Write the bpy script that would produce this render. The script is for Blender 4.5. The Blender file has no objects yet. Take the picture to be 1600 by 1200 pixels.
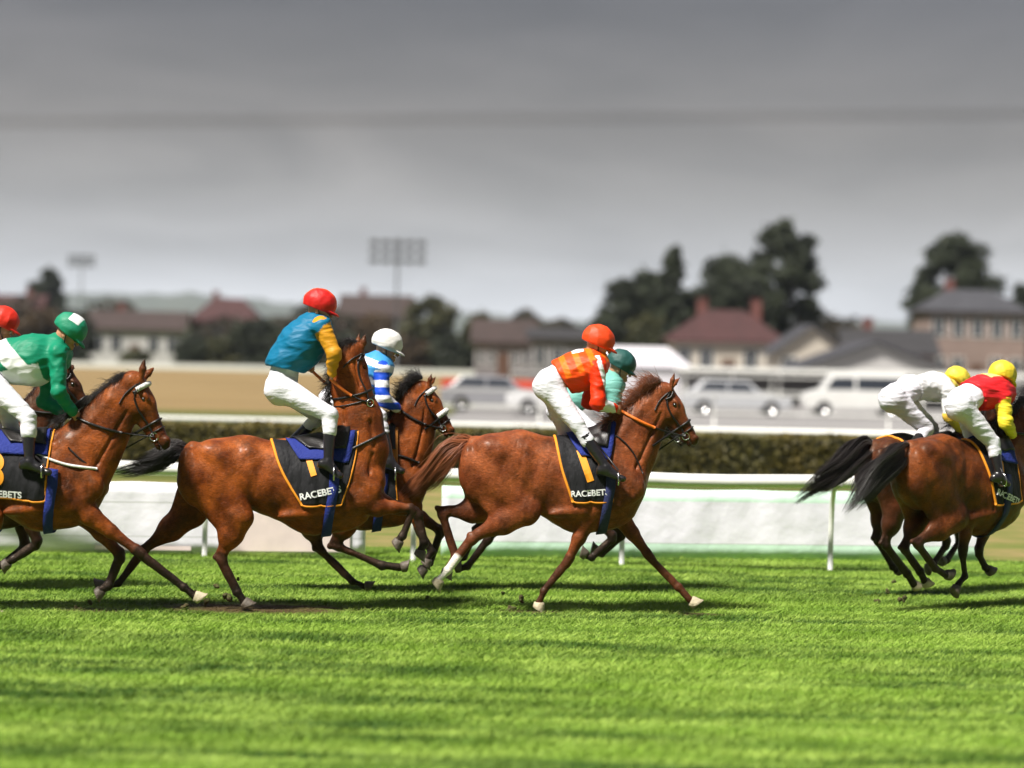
import bpy, math, random
import numpy as np
from mathutils import Vector
from mathutils.bvhtree import BVHTree
R = math.radians
scene = bpy.context.scene
COL = scene.collection

# ------------------------------------------------------------------ camera
CAMZ, FPX, HOR, ROLL = 2.5, 4000.0, 545.0, 1.25          # height, focal length and horizon in pixels of the 1600 px wide photo
cd = bpy.data.cameras.new('camera'); cam = bpy.data.objects.new('camera', cd); COL.objects.link(cam)
cam.location = (0, 0, CAMZ); cam.rotation_euler = (R(90), -R(ROLL), 0)
cd.lens = 90; cd.sensor_width = 36; cd.shift_y = -(600 - HOR) / 1600.0
cd.clip_start = 0.5; cd.clip_end = 20000
cd.dof.use_dof = True; cd.dof.focus_distance = 24.4; cd.dof.aperture_fstop = 0.75
scene.camera = cam

# ------------------------------------------------------------------ world and sun
SUN_EL, SUN_AZ = 56.0, 226.0                  # azimuth measured from +x, counter-clockwise
w = bpy.data.worlds.new('World'); scene.world = w; w.use_nodes = True
nt = w.node_tree; N = nt.nodes; L = nt.links; N.clear()
out = N.new('ShaderNodeOutputWorld'); bg = N.new('ShaderNodeBackground')
sky = N.new('ShaderNodeTexSky'); sky.sky_type = 'NISHITA'; sky.sun_disc = False
sky.sun_elevation = R(SUN_EL); sky.sun_rotation = R(90 - SUN_AZ)
tc = N.new('ShaderNodeTexCoord'); sep = N.new('ShaderNodeSeparateXYZ')
L.new(tc.outputs['Generated'], sep.inputs[0])
ramp = N.new('ShaderNodeValToRGB'); cr = ramp.color_ramp
while len(cr.elements) > 1: cr.elements.remove(cr.elements[-1])
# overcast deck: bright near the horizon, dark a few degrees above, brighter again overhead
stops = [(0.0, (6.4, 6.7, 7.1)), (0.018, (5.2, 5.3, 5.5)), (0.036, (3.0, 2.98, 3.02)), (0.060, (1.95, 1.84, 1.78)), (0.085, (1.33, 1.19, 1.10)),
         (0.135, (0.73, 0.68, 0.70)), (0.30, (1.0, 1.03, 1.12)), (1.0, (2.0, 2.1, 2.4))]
cr.elements[0].position = 0; cr.elements[0].color = (*[c / 10 for c in stops[0][1]], 1)
for p, c in stops[1:]:
    e = cr.elements.new(p); e.color = (*[x / 10 for x in c], 1)
L.new(sep.outputs['Z'], ramp.inputs[0])
mp = N.new('ShaderNodeMapping'); mp.inputs['Scale'].default_value = (3.2, 3.2, 12.0); mp.inputs['Rotation'].default_value = (0.0, 0.05, 0.0)
L.new(tc.outputs['Generated'], mp.inputs[0])
nz = N.new('ShaderNodeTexNoise'); nz.inputs['Scale'].default_value = 2.3; nz.inputs['Detail'].default_value = 7; nz.inputs['Roughness'].default_value = 0.5
nz.inputs['Distortion'].default_value = 1.1
L.new(mp.outputs[0], nz.inputs[0])
mr = N.new('ShaderNodeMapRange'); mr.inputs[1].default_value = 0.3; mr.inputs[2].default_value = 0.72; mr.inputs[3].default_value = 0.80; mr.inputs[4].default_value = 1.20
L.new(nz.outputs[0], mr.inputs[0])
vm = N.new('ShaderNodeVectorMath'); vm.operation = 'SCALE'; L.new(ramp.outputs[0], vm.inputs[0]); L.new(mr.outputs[0], vm.inputs['Scale'])
vm2 = N.new('ShaderNodeVectorMath'); vm2.operation = 'SCALE'; L.new(vm.outputs[0], vm2.inputs[0]); vm2.inputs['Scale'].default_value = 10.0
# unseen sky behind the camera, dimmed to cut the fill light on the horses
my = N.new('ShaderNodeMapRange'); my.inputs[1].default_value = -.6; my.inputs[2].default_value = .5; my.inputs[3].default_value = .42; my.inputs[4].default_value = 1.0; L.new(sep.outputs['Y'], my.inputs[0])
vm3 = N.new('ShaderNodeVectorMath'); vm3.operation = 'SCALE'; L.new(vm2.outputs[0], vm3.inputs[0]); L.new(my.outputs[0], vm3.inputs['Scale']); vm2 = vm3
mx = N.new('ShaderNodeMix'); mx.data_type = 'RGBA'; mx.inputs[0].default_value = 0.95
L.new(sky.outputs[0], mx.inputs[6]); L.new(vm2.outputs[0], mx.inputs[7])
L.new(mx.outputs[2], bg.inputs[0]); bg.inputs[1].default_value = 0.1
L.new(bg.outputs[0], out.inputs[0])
sd = bpy.data.lights.new('sun', 'SUN'); sun = bpy.data.objects.new('sun', sd); COL.objects.link(sun)
sd.energy = 5.0; sd.angle = R(7); sd.color = (1.0, 0.95, 0.88)
dv = Vector((math.cos(R(SUN_AZ)) * math.cos(R(SUN_EL)), math.sin(R(SUN_AZ)) * math.cos(R(SUN_EL)), math.sin(R(SUN_EL))))
sun.rotation_euler = dv.to_track_quat('Z', 'Y').to_euler(); sun.location = dv * 60
scene.view_settings.view_transform = 'Standard'; scene.view_settings.look = 'None'
scene.view_settings.exposure = 0.74; scene.view_settings.gamma = 1.0
scene.render.engine = 'CYCLES'; scene.cycles.max_bounces = 5; scene.cycles.use_denoising = True

# ------------------------------------------------------------------ helpers
def mesh_obj(name, V, F, mat=None, parent=None, smooth=True, loc=None, attrs=None, matidx=None):
    me = bpy.data.meshes.new(name)
    V = np.asarray(V, dtype=np.float32)
    if isinstance(F, np.ndarray) and F.ndim == 2:
        n = F.shape[1]
        me.vertices.add(len(V)); me.vertices.foreach_set('co', V.ravel())
        me.loops.add(F.size); me.loops.foreach_set('vertex_index', F.astype(np.int32).ravel())
        me.polygons.add(len(F)); me.polygons.foreach_set('loop_start', np.arange(0, F.size, n, dtype=np.int32))
        me.update(calc_edges=True); me.validate()
    else:
        me.from_pydata([tuple(map(float, v)) for v in V], [], [tuple(map(int, f)) for f in F]); me.update()
    me.polygons.foreach_set('use_smooth', [smooth] * len(me.polygons))
    if attrs:
        for k, a in attrs.items():
            a = np.asarray(a, dtype=np.float32)
            if a.ndim == 1:
                at = me.attributes.new(k, 'FLOAT', 'POINT'); at.data.foreach_set('value', a)
            else:
                at = me.attributes.new(k, 'FLOAT_COLOR', 'POINT'); at.data.foreach_set('color', np.c_[a, np.ones(len(a))].astype(np.float32).ravel())
    if mat is not None:
        for m in (mat if isinstance(mat, (list, tuple)) else [mat]): me.materials.append(m)
    if matidx is not None: me.polygons.foreach_set('material_index', np.asarray(matidx, dtype=np.int32))
    o = bpy.data.objects.new(name, me); COL.objects.link(o)
    if parent is not None: o.parent = parent
    if loc is not None: o.location = loc
    return o

def tag(o, label, cat, group=None):
    o['label'] = label; o['category'] = cat
    if group: o['group'] = group
    return o
def kind(o, k): o['kind'] = k; return o
def empty(name, loc, rz=0):
    o = bpy.data.objects.new(name, None); COL.objects.link(o); o.location = loc; o.rotation_euler = (0, 0, rz); o.empty_display_size = 0.2
    return o
def copy_tree(o, parent=None):
    c = o.copy(); COL.objects.link(c); c.parent = parent
    for ch in [x for x in bpy.data.objects if x.parent == o]: copy_tree(ch, c)
    return c

class MB:
    """collects boxes, tubes and patches, then links them as one mesh"""
    def __init__(s): s.v = []; s.f = []
    def add(s, V, F):
        b = len(s.v); s.v += [tuple(map(float, v)) for v in V]; s.f += [tuple(int(i) + b for i in f) for f in F]
    def box(s, x0, x1, y0, y1, z0, z1):
        s.add([(x0, y0, z0), (x1, y0, z0), (x1, y1, z0), (x0, y1, z0), (x0, y0, z1), (x1, y0, z1), (x1, y1, z1), (x0, y1, z1)],
              [(0, 3, 2, 1), (4, 5, 6, 7), (0, 1, 5, 4), (1, 2, 6, 5), (2, 3, 7, 6), (3, 0, 4, 7)])
    def tube(s, P, r, n=8, cap=True, flat=1.0):
        P = [np.array(p, float) for p in P]; m = len(P)
        rr = r if hasattr(r, '__len__') else [r] * m
        up = np.array([0.03, 0.05, 1.0]); V = []; F = []
        for i in range(m):
            t = P[min(i + 1, m - 1)] - P[max(i - 1, 0)]; t = t / (np.linalg.norm(t) + 1e-9)
            a = np.cross(t, up)
            if np.linalg.norm(a) < 0.05: a = np.cross(t, np.array([1.0, 0, 0]))
            a /= np.linalg.norm(a); b = np.cross(a, t)
            for k in range(n):
                an = 2 * math.pi * k / n
                V.append(P[i] + rr[i] * (a * math.cos(an) * flat + b * math.sin(an)))
        for i in range(m - 1):
            for k in range(n):
                k2 = (k + 1) % n
                F.append((i * n + k, i * n + k2, (i + 1) * n + k2, (i + 1) * n + k))
        if cap: F.append(tuple(range(n))); F.append(tuple((m - 1) * n + k for k in reversed(range(n))))
        s.add(V, F)
    def prism(s, poly, y0, y1):
        """poly: (x, z) outline, extruded along y"""
        n = len(poly); V = [(x, y0, z) for x, z in poly] + [(x, y1, z) for x, z in poly]
        F = [tuple(range(n)), tuple(n + k for k in reversed(range(n)))] + [(k, k + n, (k + 1) % n + n, (k + 1) % n) for k in range(n)]
        s.add(V, F)
    def build(s, name, mat, parent=None, smooth=False, loc=None):
        return mesh_obj(name, s.v, s.f, mat, parent, smooth, loc)

def smooth_path(pts, n=24):
    """Catmull-Rom through the points"""
    P = np.array(pts, float)
    if len(P) < 3: 
        t = np.linspace(0, 1, n)[:, None]; return P[0] * (1 - t) + P[-1] * t
    P = np.vstack([2 * P[0] - P[1], P, 2 * P[-1] - P[-2]]); m = len(P) - 3; outp = []
    for q in np.linspace(0, m - 1e-6, n):
        i = int(q); t = q - i; a, b, c, d = P[i:i + 4]
        outp.append(0.5 * (2 * b + (c - a) * t + (2 * a - 5 * b + 4 * c - d) * t * t + (3 * b - a - 3 * c + d) * t ** 3))
    return np.array(outp)

# ---- materials
def mat(name, col, rough=0.7, bump=0.0, bscale=60, var=0.0, vscale=4, metal=0.0, spec=0.5, coat=0.0, sheen=0.0, stretch=(1, 1, 1), attrcol=None, bdist=0.02, col2=None):
    m = bpy.data.materials.new(name); m.use_nodes = True; T = m.node_tree; n = T.nodes; l = T.links
    p = n['Principled BSDF']; p.inputs['Roughness'].default_value = rough; p.inputs['Metallic'].default_value = metal
    p.inputs['Specular IOR Level'].default_value = spec; p.inputs['Coat Weight'].default_value = coat; p.inputs['Coat Roughness'].default_value = 0.3
    p.inputs['Sheen Weight'].default_value = sheen; p.inputs['Sheen Roughness'].default_value = 0.4
    t = n.new('ShaderNodeTexCoord'); mp = n.new('ShaderNodeMapping'); mp.inputs['Scale'].default_value = stretch; l.new(t.outputs['Object'], mp.inputs[0])
    src = None
    if attrcol:
        a = n.new('ShaderNodeAttribute'); a.attribute_name = attrcol; src = a.outputs['Color']
    if var > 0:
        z = n.new('ShaderNodeTexNoise'); z.inputs['Scale'].default_value = vscale; z.inputs['Detail'].default_value = 6; l.new(mp.outputs[0], z.inputs[0])
        r_ = n.new('ShaderNodeMapRange'); r_.inputs[1].default_value = 0.3; r_.inputs[2].default_value = 0.7
        l.new(z.outputs[0], r_.inputs[0])
        if col2 is not None:
            x = n.new('ShaderNodeMix'); x.data_type = 'RGBA'; l.new(r_.outputs[0], x.inputs[0]); x.inputs[6].default_value = (*col, 1); x.inputs[7].default_value = (*col2, 1)
            src = x.outputs[2]
        else:
            r_.inputs[3].default_value = 1 - var; r_.inputs[4].default_value = 1 + var
            x = n.new('ShaderNodeVectorMath'); x.operation = 'SCALE'; l.new(r_.outputs[0], x.inputs['Scale'])
            if src is None: x.inputs[0].default_value = col
            else: l.new(src, x.inputs[0])
            src = x.outputs[0]
    if src is None: p.inputs['Base Color'].default_value = (*col, 1)
    else: l.new(src, p.inputs['Base Color'])
    if bump > 0:
        z = n.new('ShaderNodeTexNoise'); z.inputs['Scale'].default_value = bscale; z.inputs['Detail'].default_value = 5; l.new(mp.outputs[0], z.inputs[0])
        b = n.new('ShaderNodeBump'); b.inputs['Strength'].default_value = bump; b.inputs['Distance'].default_value = bdist
        l.new(z.outputs[0], b.inputs['Height']); l.new(b.outputs[0], p.inputs['Normal'])
    return m

def coat_mat(name, base, base2, darkc=(0.012, 0.009, 0.008)):
    m = bpy.data.materials.new(name); m.use_nodes = True; T = m.node_tree; n = T.nodes; l = T.links
    p = n['Principled BSDF']; p.inputs['Roughness'].default_value = 0.33; p.inputs['Specular IOR Level'].default_value = 0.32; p.inputs['Specular Tint'].default_value = (1, .72, .50, 1)
    p.inputs['Coat Weight'].default_value = 0.08; p.inputs['Coat Roughness'].default_value = 0.26
    p.inputs['Sheen Weight'].default_value = 0.0
    t = n.new('ShaderNodeTexCoord')
    z = n.new('ShaderNodeTexNoise'); z.inputs['Scale'].default_value = 4.5; z.inputs['Detail'].default_value = 6; l.new(t.outputs['Object'], z.inputs[0])
    r_ = n.new('ShaderNodeMapRange'); r_.inputs[1].default_value = 0.35; r_.inputs[2].default_value = 0.68; l.new(z.outputs[0], r_.inputs[0])
    x = n.new('ShaderNodeMix'); x.data_type = 'RGBA'; l.new(r_.outputs[0], x.inputs[0]); x.inputs[6].default_value = (*base, 1); x.inputs[7].default_value = (*base2, 1)
    a = n.new('ShaderNodeAttribute'); a.attribute_name = 'dark'
    y = n.new('ShaderNodeMix'); y.data_type = 'RGBA'; l.new(a.outputs['Fac'], y.inputs[0]); l.new(x.outputs[2], y.inputs[6]); y.inputs[7].default_value = (*darkc, 1)
    a2 = n.new('ShaderNodeAttribute'); a2.attribute_name = 'white'
    y2 = n.new('ShaderNodeMix'); y2.data_type = 'RGBA'; l.new(a2.outputs['Fac'], y2.inputs[0]); l.new(y.outputs[2], y2.inputs[6]); y2.inputs[7].default_value = (0.72, 0.68, 0.6, 1)
    # fine hair flecks lying along the body and darker sweat patches
    mh = n.new('ShaderNodeMapping'); mh.inputs['Scale'].default_value = (14, 40, 60); mh.inputs['Rotation'].default_value = (0, .4, 0); l.new(t.outputs['Object'], mh.inputs[0])
    zh = n.new('ShaderNodeTexNoise'); zh.inputs['Scale'].default_value = 2.2; zh.inputs['Detail'].default_value = 5; zh.inputs['Distortion'].default_value = .8; l.new(mh.outputs[0], zh.inputs[0])
    rh = n.new('ShaderNodeMapRange'); rh.inputs[1].default_value = .32; rh.inputs[2].default_value = .68; rh.inputs[3].default_value = .62; rh.inputs[4].default_value = 1.32; l.new(zh.outputs[0], rh.inputs[0])
    zs = n.new('ShaderNodeTexNoise'); zs.inputs['Scale'].default_value = 2.6; zs.inputs['Detail'].default_value = 9; zs.inputs['Roughness'].default_value = .65; l.new(t.outputs['Object'], zs.inputs[0])
    rs_ = n.new('ShaderNodeMapRange'); rs_.inputs[1].default_value = .38; rs_.inputs[2].default_value = .56; rs_.inputs[3].default_value = .38; rs_.inputs[4].default_value = 1.12; l.new(zs.outputs[0], rs_.inputs[0])
    mm_ = n.new('ShaderNodeMath'); mm_.operation = 'MULTIPLY'; l.new(rh.outputs[0], mm_.inputs[0]); l.new(rs_.outputs[0], mm_.inputs[1])
    sc_ = n.new('ShaderNodeVectorMath'); sc_.operation = 'SCALE'; l.new(y2.outputs[2], sc_.inputs[0]); l.new(mm_.outputs[0], sc_.inputs['Scale'])
    l.new(sc_.outputs[0], p.inputs['Base Color'])
    # hair grain and the veins and folds of wet skin
    mp = n.new('ShaderNodeMapping'); mp.inputs['Scale'].default_value = (1.3, 1, 1.0); mp.inputs['Rotation'].default_value = (0, 0.5, 0); l.new(t.outputs['Object'], mp.inputs[0])
    z2 = n.new('ShaderNodeTexNoise'); z2.inputs['Scale'].default_value = 9; z2.inputs['Detail'].default_value = 7; z2.inputs['Roughness'].default_value = 0.6; z2.inputs['Distortion'].default_value = 0.6; l.new(mp.outputs[0], z2.inputs[0])
    b = n.new('ShaderNodeBump'); b.inputs['Strength'].default_value = 0.42; b.inputs['Distance'].default_value = 0.03; l.new(z2.outputs[0], b.inputs['Height'])
    vo = n.new('ShaderNodeTexVoronoi'); vo.feature = 'DISTANCE_TO_EDGE'; vo.inputs['Scale'].default_value = 6.5
    wv = n.new('ShaderNodeVectorMath'); wv.operation = 'MULTIPLY_ADD'; l.new(z2.outputs['Color'], wv.inputs[0]); wv.inputs[1].default_value = (.35, .35, .35); l.new(t.outputs['Object'], wv.inputs[2]); l.new(wv.outputs[0], vo.inputs['Vector'])
    vr = n.new('ShaderNodeMapRange'); vr.inputs[1].default_value = 0; vr.inputs[2].default_value = .07; vr.inputs[3].default_value = 1; vr.inputs[4].default_value = 0; l.new(vo.outputs['Distance'], vr.inputs[0])
    b2 = n.new('ShaderNodeBump'); b2.inputs['Strength'].default_value = .35; b2.inputs['Distance'].default_value = .008; l.new(vr.outputs[0], b2.inputs['Height']); l.new(b.outputs[0], b2.inputs['Normal'])
    b3 = n.new('ShaderNodeBump'); b3.inputs['Strength'].default_value = .45; b3.inputs['Distance'].default_value = .006; l.new(zh.outputs[0], b3.inputs['Height']); l.new(b2.outputs[0], b3.inputs['Normal'])
    l.new(b3.outputs[0], p.inputs['Normal'])
    rr = n.new('ShaderNodeMapRange'); rr.inputs[3].default_value = 0.36; rr.inputs[4].default_value = 0.62; l.new(z2.outputs[0], rr.inputs[0]); l.new(rr.outputs[0], p.inputs['Roughness'])
    return m

# ------------------------------------------------------------------ implicit surfaces (distance fields turned into one skin)
class Field:
    def __init__(s, lo, hi, h):
        s.lo = np.array(lo, float); s.h = h; s.n = np.ceil((np.array(hi) - s.lo) / h).astype(int) + 1
        s.F = np.full(s.n, 0.3, np.float32); s.ax = [s.lo[i] + h * np.arange(s.n[i]) for i in range(3)]
    def _box(s, lo, hi, m):
        i0 = np.maximum(np.floor((np.array(lo) - m - s.lo) / s.h).astype(int), 0)
        i1 = np.minimum(np.ceil((np.array(hi) + m - s.lo) / s.h).astype(int) + 1, s.n)
        if (i1 <= i0).any(): return None
        sl = tuple(slice(a, b) for a, b in zip(i0, i1))
        X = s.ax[0][sl[0]][:, None, None]; Y = s.ax[1][sl[1]][None, :, None]; Z = s.ax[2][sl[2]][None, None, :]
        return sl, X, Y, Z
    def _mix(s, sl, d, k, op):
        A = s.F[sl]
        if op == 'sub':
            d = -d; h = np.maximum(k - np.abs(A - d), 0) / k; s.F[sl] = np.maximum(A, d) + h * h * k * .25
        else:
            h = np.maximum(k - np.abs(A - d), 0) / k; s.F[sl] = np.minimum(A, d) - h * h * k * .25
    def cone(s, a, b, ra, rb, sy=1.0, k=0.03, op='add'):
        a = np.array(a, float); b = np.array(b, float); rm = max(ra, rb) * max(1, sy)
        q = s._box(np.minimum(a, b) - rm, np.maximum(a, b) + rm, k + 3 * s.h)
        if q is None: return
        sl, X, Y, Z = q; d = b - a; dy = d[1]
        e = np.array([d[0], dy, d[2]]); LL = e @ e + 1e-9
        t = np.clip(((X - a[0]) * e[0] + (Y - a[1]) * e[1] + (Z - a[2]) * e[2]) / LL, 0, 1)
        dist = np.sqrt((X - a[0] - t * d[0]) ** 2 + ((Y - a[1] - t * dy) / sy) ** 2 + (Z - a[2] - t * d[2]) ** 2) - (ra + t * (rb - ra))
        s._mix(sl, (dist * min(1, sy ** 0.5)).astype(np.float32), k, op)
    def ell(s, c, r, M=None, k=0.03, op='add'):
        c = np.array(c, float); r = np.array(r, float); rm = r.max()
        q = s._box(c - rm, c + rm, k + 3 * s.h)
        if q is None: return
        sl, X, Y, Z = q; X = X - c[0]; Y = Y - c[1]; Z = Z - c[2]
        if M is None: M = np.eye(3)
        u, v, w_ = [M[i][0] * X + M[i][1] * Y + M[i][2] * Z for i in range(3)]
        k0 = np.sqrt((u / r[0]) ** 2 + (v / r[1]) ** 2 + (w_ / r[2]) ** 2) + 1e-6
        k1 = np.sqrt((u / r[0] ** 2) ** 2 + (v / r[1] ** 2) ** 2 + (w_ / r[2] ** 2) ** 2) + 1e-6
        s._mix(sl, (k0 * (k0 - 1) / k1).astype(np.float32), k, op)
    def plane_cut(s, c, nrm, k=0.004):
        """remove everything on the side the normal points to"""
        c = np.array(c); nrm = np.array(nrm, float); nrm /= np.linalg.norm(nrm)
        d = ((s.ax[0] - c[0]) * nrm[0])[:, None, None] + ((s.ax[1] - c[1]) * nrm[1])[None, :, None] + ((s.ax[2] - c[2]) * nrm[2])[None, None, :]
        A = s.F; h = np.maximum(k - np.abs(A - d), 0) / k; s.F = (np.maximum(A, d) + h * h * k * .25).astype(np.float32)
    def mesh(s):
        F = s.F; S = F < 0; n = s.n
        c = S[:-1, :-1, :-1].astype(np.int8)
        tot = sum(S[i:n[0] - 1 + i, j:n[1] - 1 + j, k:n[2] - 1 + k].astype(np.int8) for i in (0, 1) for j in (0, 1) for k in (0, 1))
        act = (tot > 0) & (tot < 8); idx = np.argwhere(act); ids = np.full(act.shape, -1, np.int64); ids[act] = np.arange(len(idx))
        P = np.zeros((len(idx), 3)); C = np.zeros(len(idx)); cs = [(i, j, k) for i in (0, 1) for j in (0, 1) for k in (0, 1)]
        for a in cs:
            for ax in range(3):
                if a[ax]: continue
                b = list(a); b[ax] = 1
                fa = F[idx[:, 0] + a[0], idx[:, 1] + a[1], idx[:, 2] + a[2]]; fb = F[idx[:, 0] + b[0], idx[:, 1] + b[1], idx[:, 2] + b[2]]
                m = (fa < 0) != (fb < 0); t = np.where(m, fa / np.where(m, fa - fb, 1), 0)
                q = np.tile(np.array(a, float), (len(idx), 1)); q[:, ax] += t; P += q * m[:, None]; C += m
        V = s.lo + (idx + P / C[:, None]) * s.h; Q = []
        for ax in range(3):
            o1, o2 = [(1, 2), (2, 0), (0, 1)][ax]
            sa = [slice(None)] * 3; sb = [slice(None)] * 3; sa[ax] = slice(0, -1); sb[ax] = slice(1, None)
            e = np.argwhere(S[tuple(sa)] != S[tuple(sb)])
            e = e[(e[:, o1] > 0) & (e[:, o2] > 0) & (e[:, o1] < n[o1] - 1) & (e[:, o2] < n[o2] - 1)]
            def cell(d1, d2):
                g = e.copy(); g[:, o1] += d1; g[:, o2] += d2; return ids[g[:, 0], g[:, 1], g[:, 2]]
            q = np.stack([cell(-1, -1), cell(0, -1), cell(0, 0), cell(-1, 0)], 1)
            inside = S[e[:, 0], e[:, 1], e[:, 2]]; q[~inside] = q[~inside][:, ::-1]; Q.append(q)
        return V, np.vstack(Q)

def vnormals(V, F):
    n = np.cross(V[F[:, 1]] - V[F[:, 0]], V[F[:, 3]] - V[F[:, 0]]); N_ = np.zeros_like(V)
    for i in range(4): np.add.at(N_, F[:, i], n)
    return N_ / (np.linalg.norm(N_, axis=1)[:, None] + 1e-9)
def wob(V, sc, seed, n=5):
    r_ = np.random.RandomState(seed); o = np.zeros(len(V))
    for i in range(n):
        k = r_.randn(3) * np.array(sc); o += np.sin(V @ k + r_.rand() * 6.28 + 1.3 * np.sin(V @ (r_.randn(3) * np.array(sc) * .5) + r_.rand() * 6))
    return o / n
def seg_mark(V, segs):
    """paint weights along limb segments: (a, b, ra, rb, ma, mb)"""
    o = np.zeros(len(V))
    for a, b, ra, rb, ma, mb in segs:
        a = np.array(a); b = np.array(b); d = b - a; t = np.clip((V - a) @ d / (d @ d + 1e-9), 0, 1)
        dist = np.linalg.norm(V - a - t[:, None] * d, axis=1) - (ra + t * (rb - ra))
        o = np.maximum(o, (ma + t * (mb - ma)) * np.clip(1 - dist / 0.02, 0, 1))
    return o

def unroll(px, py):
    """photo pixel -> level pixel offsets from the optical axis (the photo leans 1.25 degrees)"""
    dx, dy = px - 800.0, py - HOR; c_, s_ = math.cos(R(ROLL)), math.sin(R(ROLL))
    return c_ * dx + s_ * dy, -s_ * dx + c_ * dy
def B(px, py, D):
    u, v = unroll(px, py); return np.array([u / FPX * D, D, CAMZ - v / FPX * D])
class Frame:
    """vertical plane through a mount: turns photo pixels into local metres"""
    def __init__(s, px, D, yaw=0.0):
        s.yaw = R(yaw); s.D = D; s.h = np.array([math.cos(s.yaw), math.sin(s.yaw)]); s.n = np.array([-math.sin(s.yaw), math.cos(s.yaw)])
        s.O = np.array([unroll(px, 760)[0] / FPX * D, D]); s.m = FPX / D
    def q(s, px, py, lat=0.0):
        u, v = unroll(px, py); dx = u / FPX; dz = -v / FPX
        t = (s.O @ s.n + lat) / (dx * s.n[0] + s.n[1]); P = np.array([t * dx, t])
        return np.array([(P - s.O) @ s.h, lat, CAMZ + t * dz])
    def r(s, px): return px / s.m
# ------------------------------------------------------------------ horses
def frame3(u, v):
    """rows: along, toward v, sideways"""
    u = np.array(u, float); u /= np.linalg.norm(u); v = np.array(v, float); v = v - (v @ u) * u; v /= np.linalg.norm(v)
    return np.array([u, v, np.cross(u, v)])

LEATHER = mat('bridle leather', (0.012, 0.010, 0.010), 0.38, bump=.2, bscale=90)
METAL = mat('polished steel', (0.65, 0.65, 0.66), 0.22, metal=1.0)
ORUB = mat('orange rubber rein', (0.75, 0.16, 0.01), 0.5, bump=.3, bscale=120)
HOOFM = mat('hoof horn', (0.10, 0.08, 0.06), 0.55, bump=.5, bscale=40, var=.3, vscale=14)
HOOFP = mat('pale hoof horn', (0.42, 0.36, 0.24), 0.6, bump=.5, bscale=40, var=.3, vscale=14)
EYEM = mat('horse eye', (0.01, 0.006, 0.004), 0.06, coat=1.0)
TRIM = mat('orange cloth trim', (0.85, 0.30, 0.01), 0.65, bump=.3, bscale=200)
CLOTH = mat('black number cloth', (0.008, 0.008, 0.010), 0.7, bump=.8, bscale=14, spec=.3, bdist=.03, stretch=(1, 1, .4))
BLUEPAD = mat('blue saddle pad', (0.006, 0.02, 0.20), 0.8, bump=.6, bscale=60)
PRINTW = mat('white print', (0.8, 0.8, 0.8), 0.6)
PRINTO = mat('orange print', (0.85, 0.32, 0.01), 0.6)
SHEEP = mat('white sheepskin', (0.78, 0.77, 0.74), 0.95, bump=1.0, bscale=70, bdist=.03)

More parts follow.
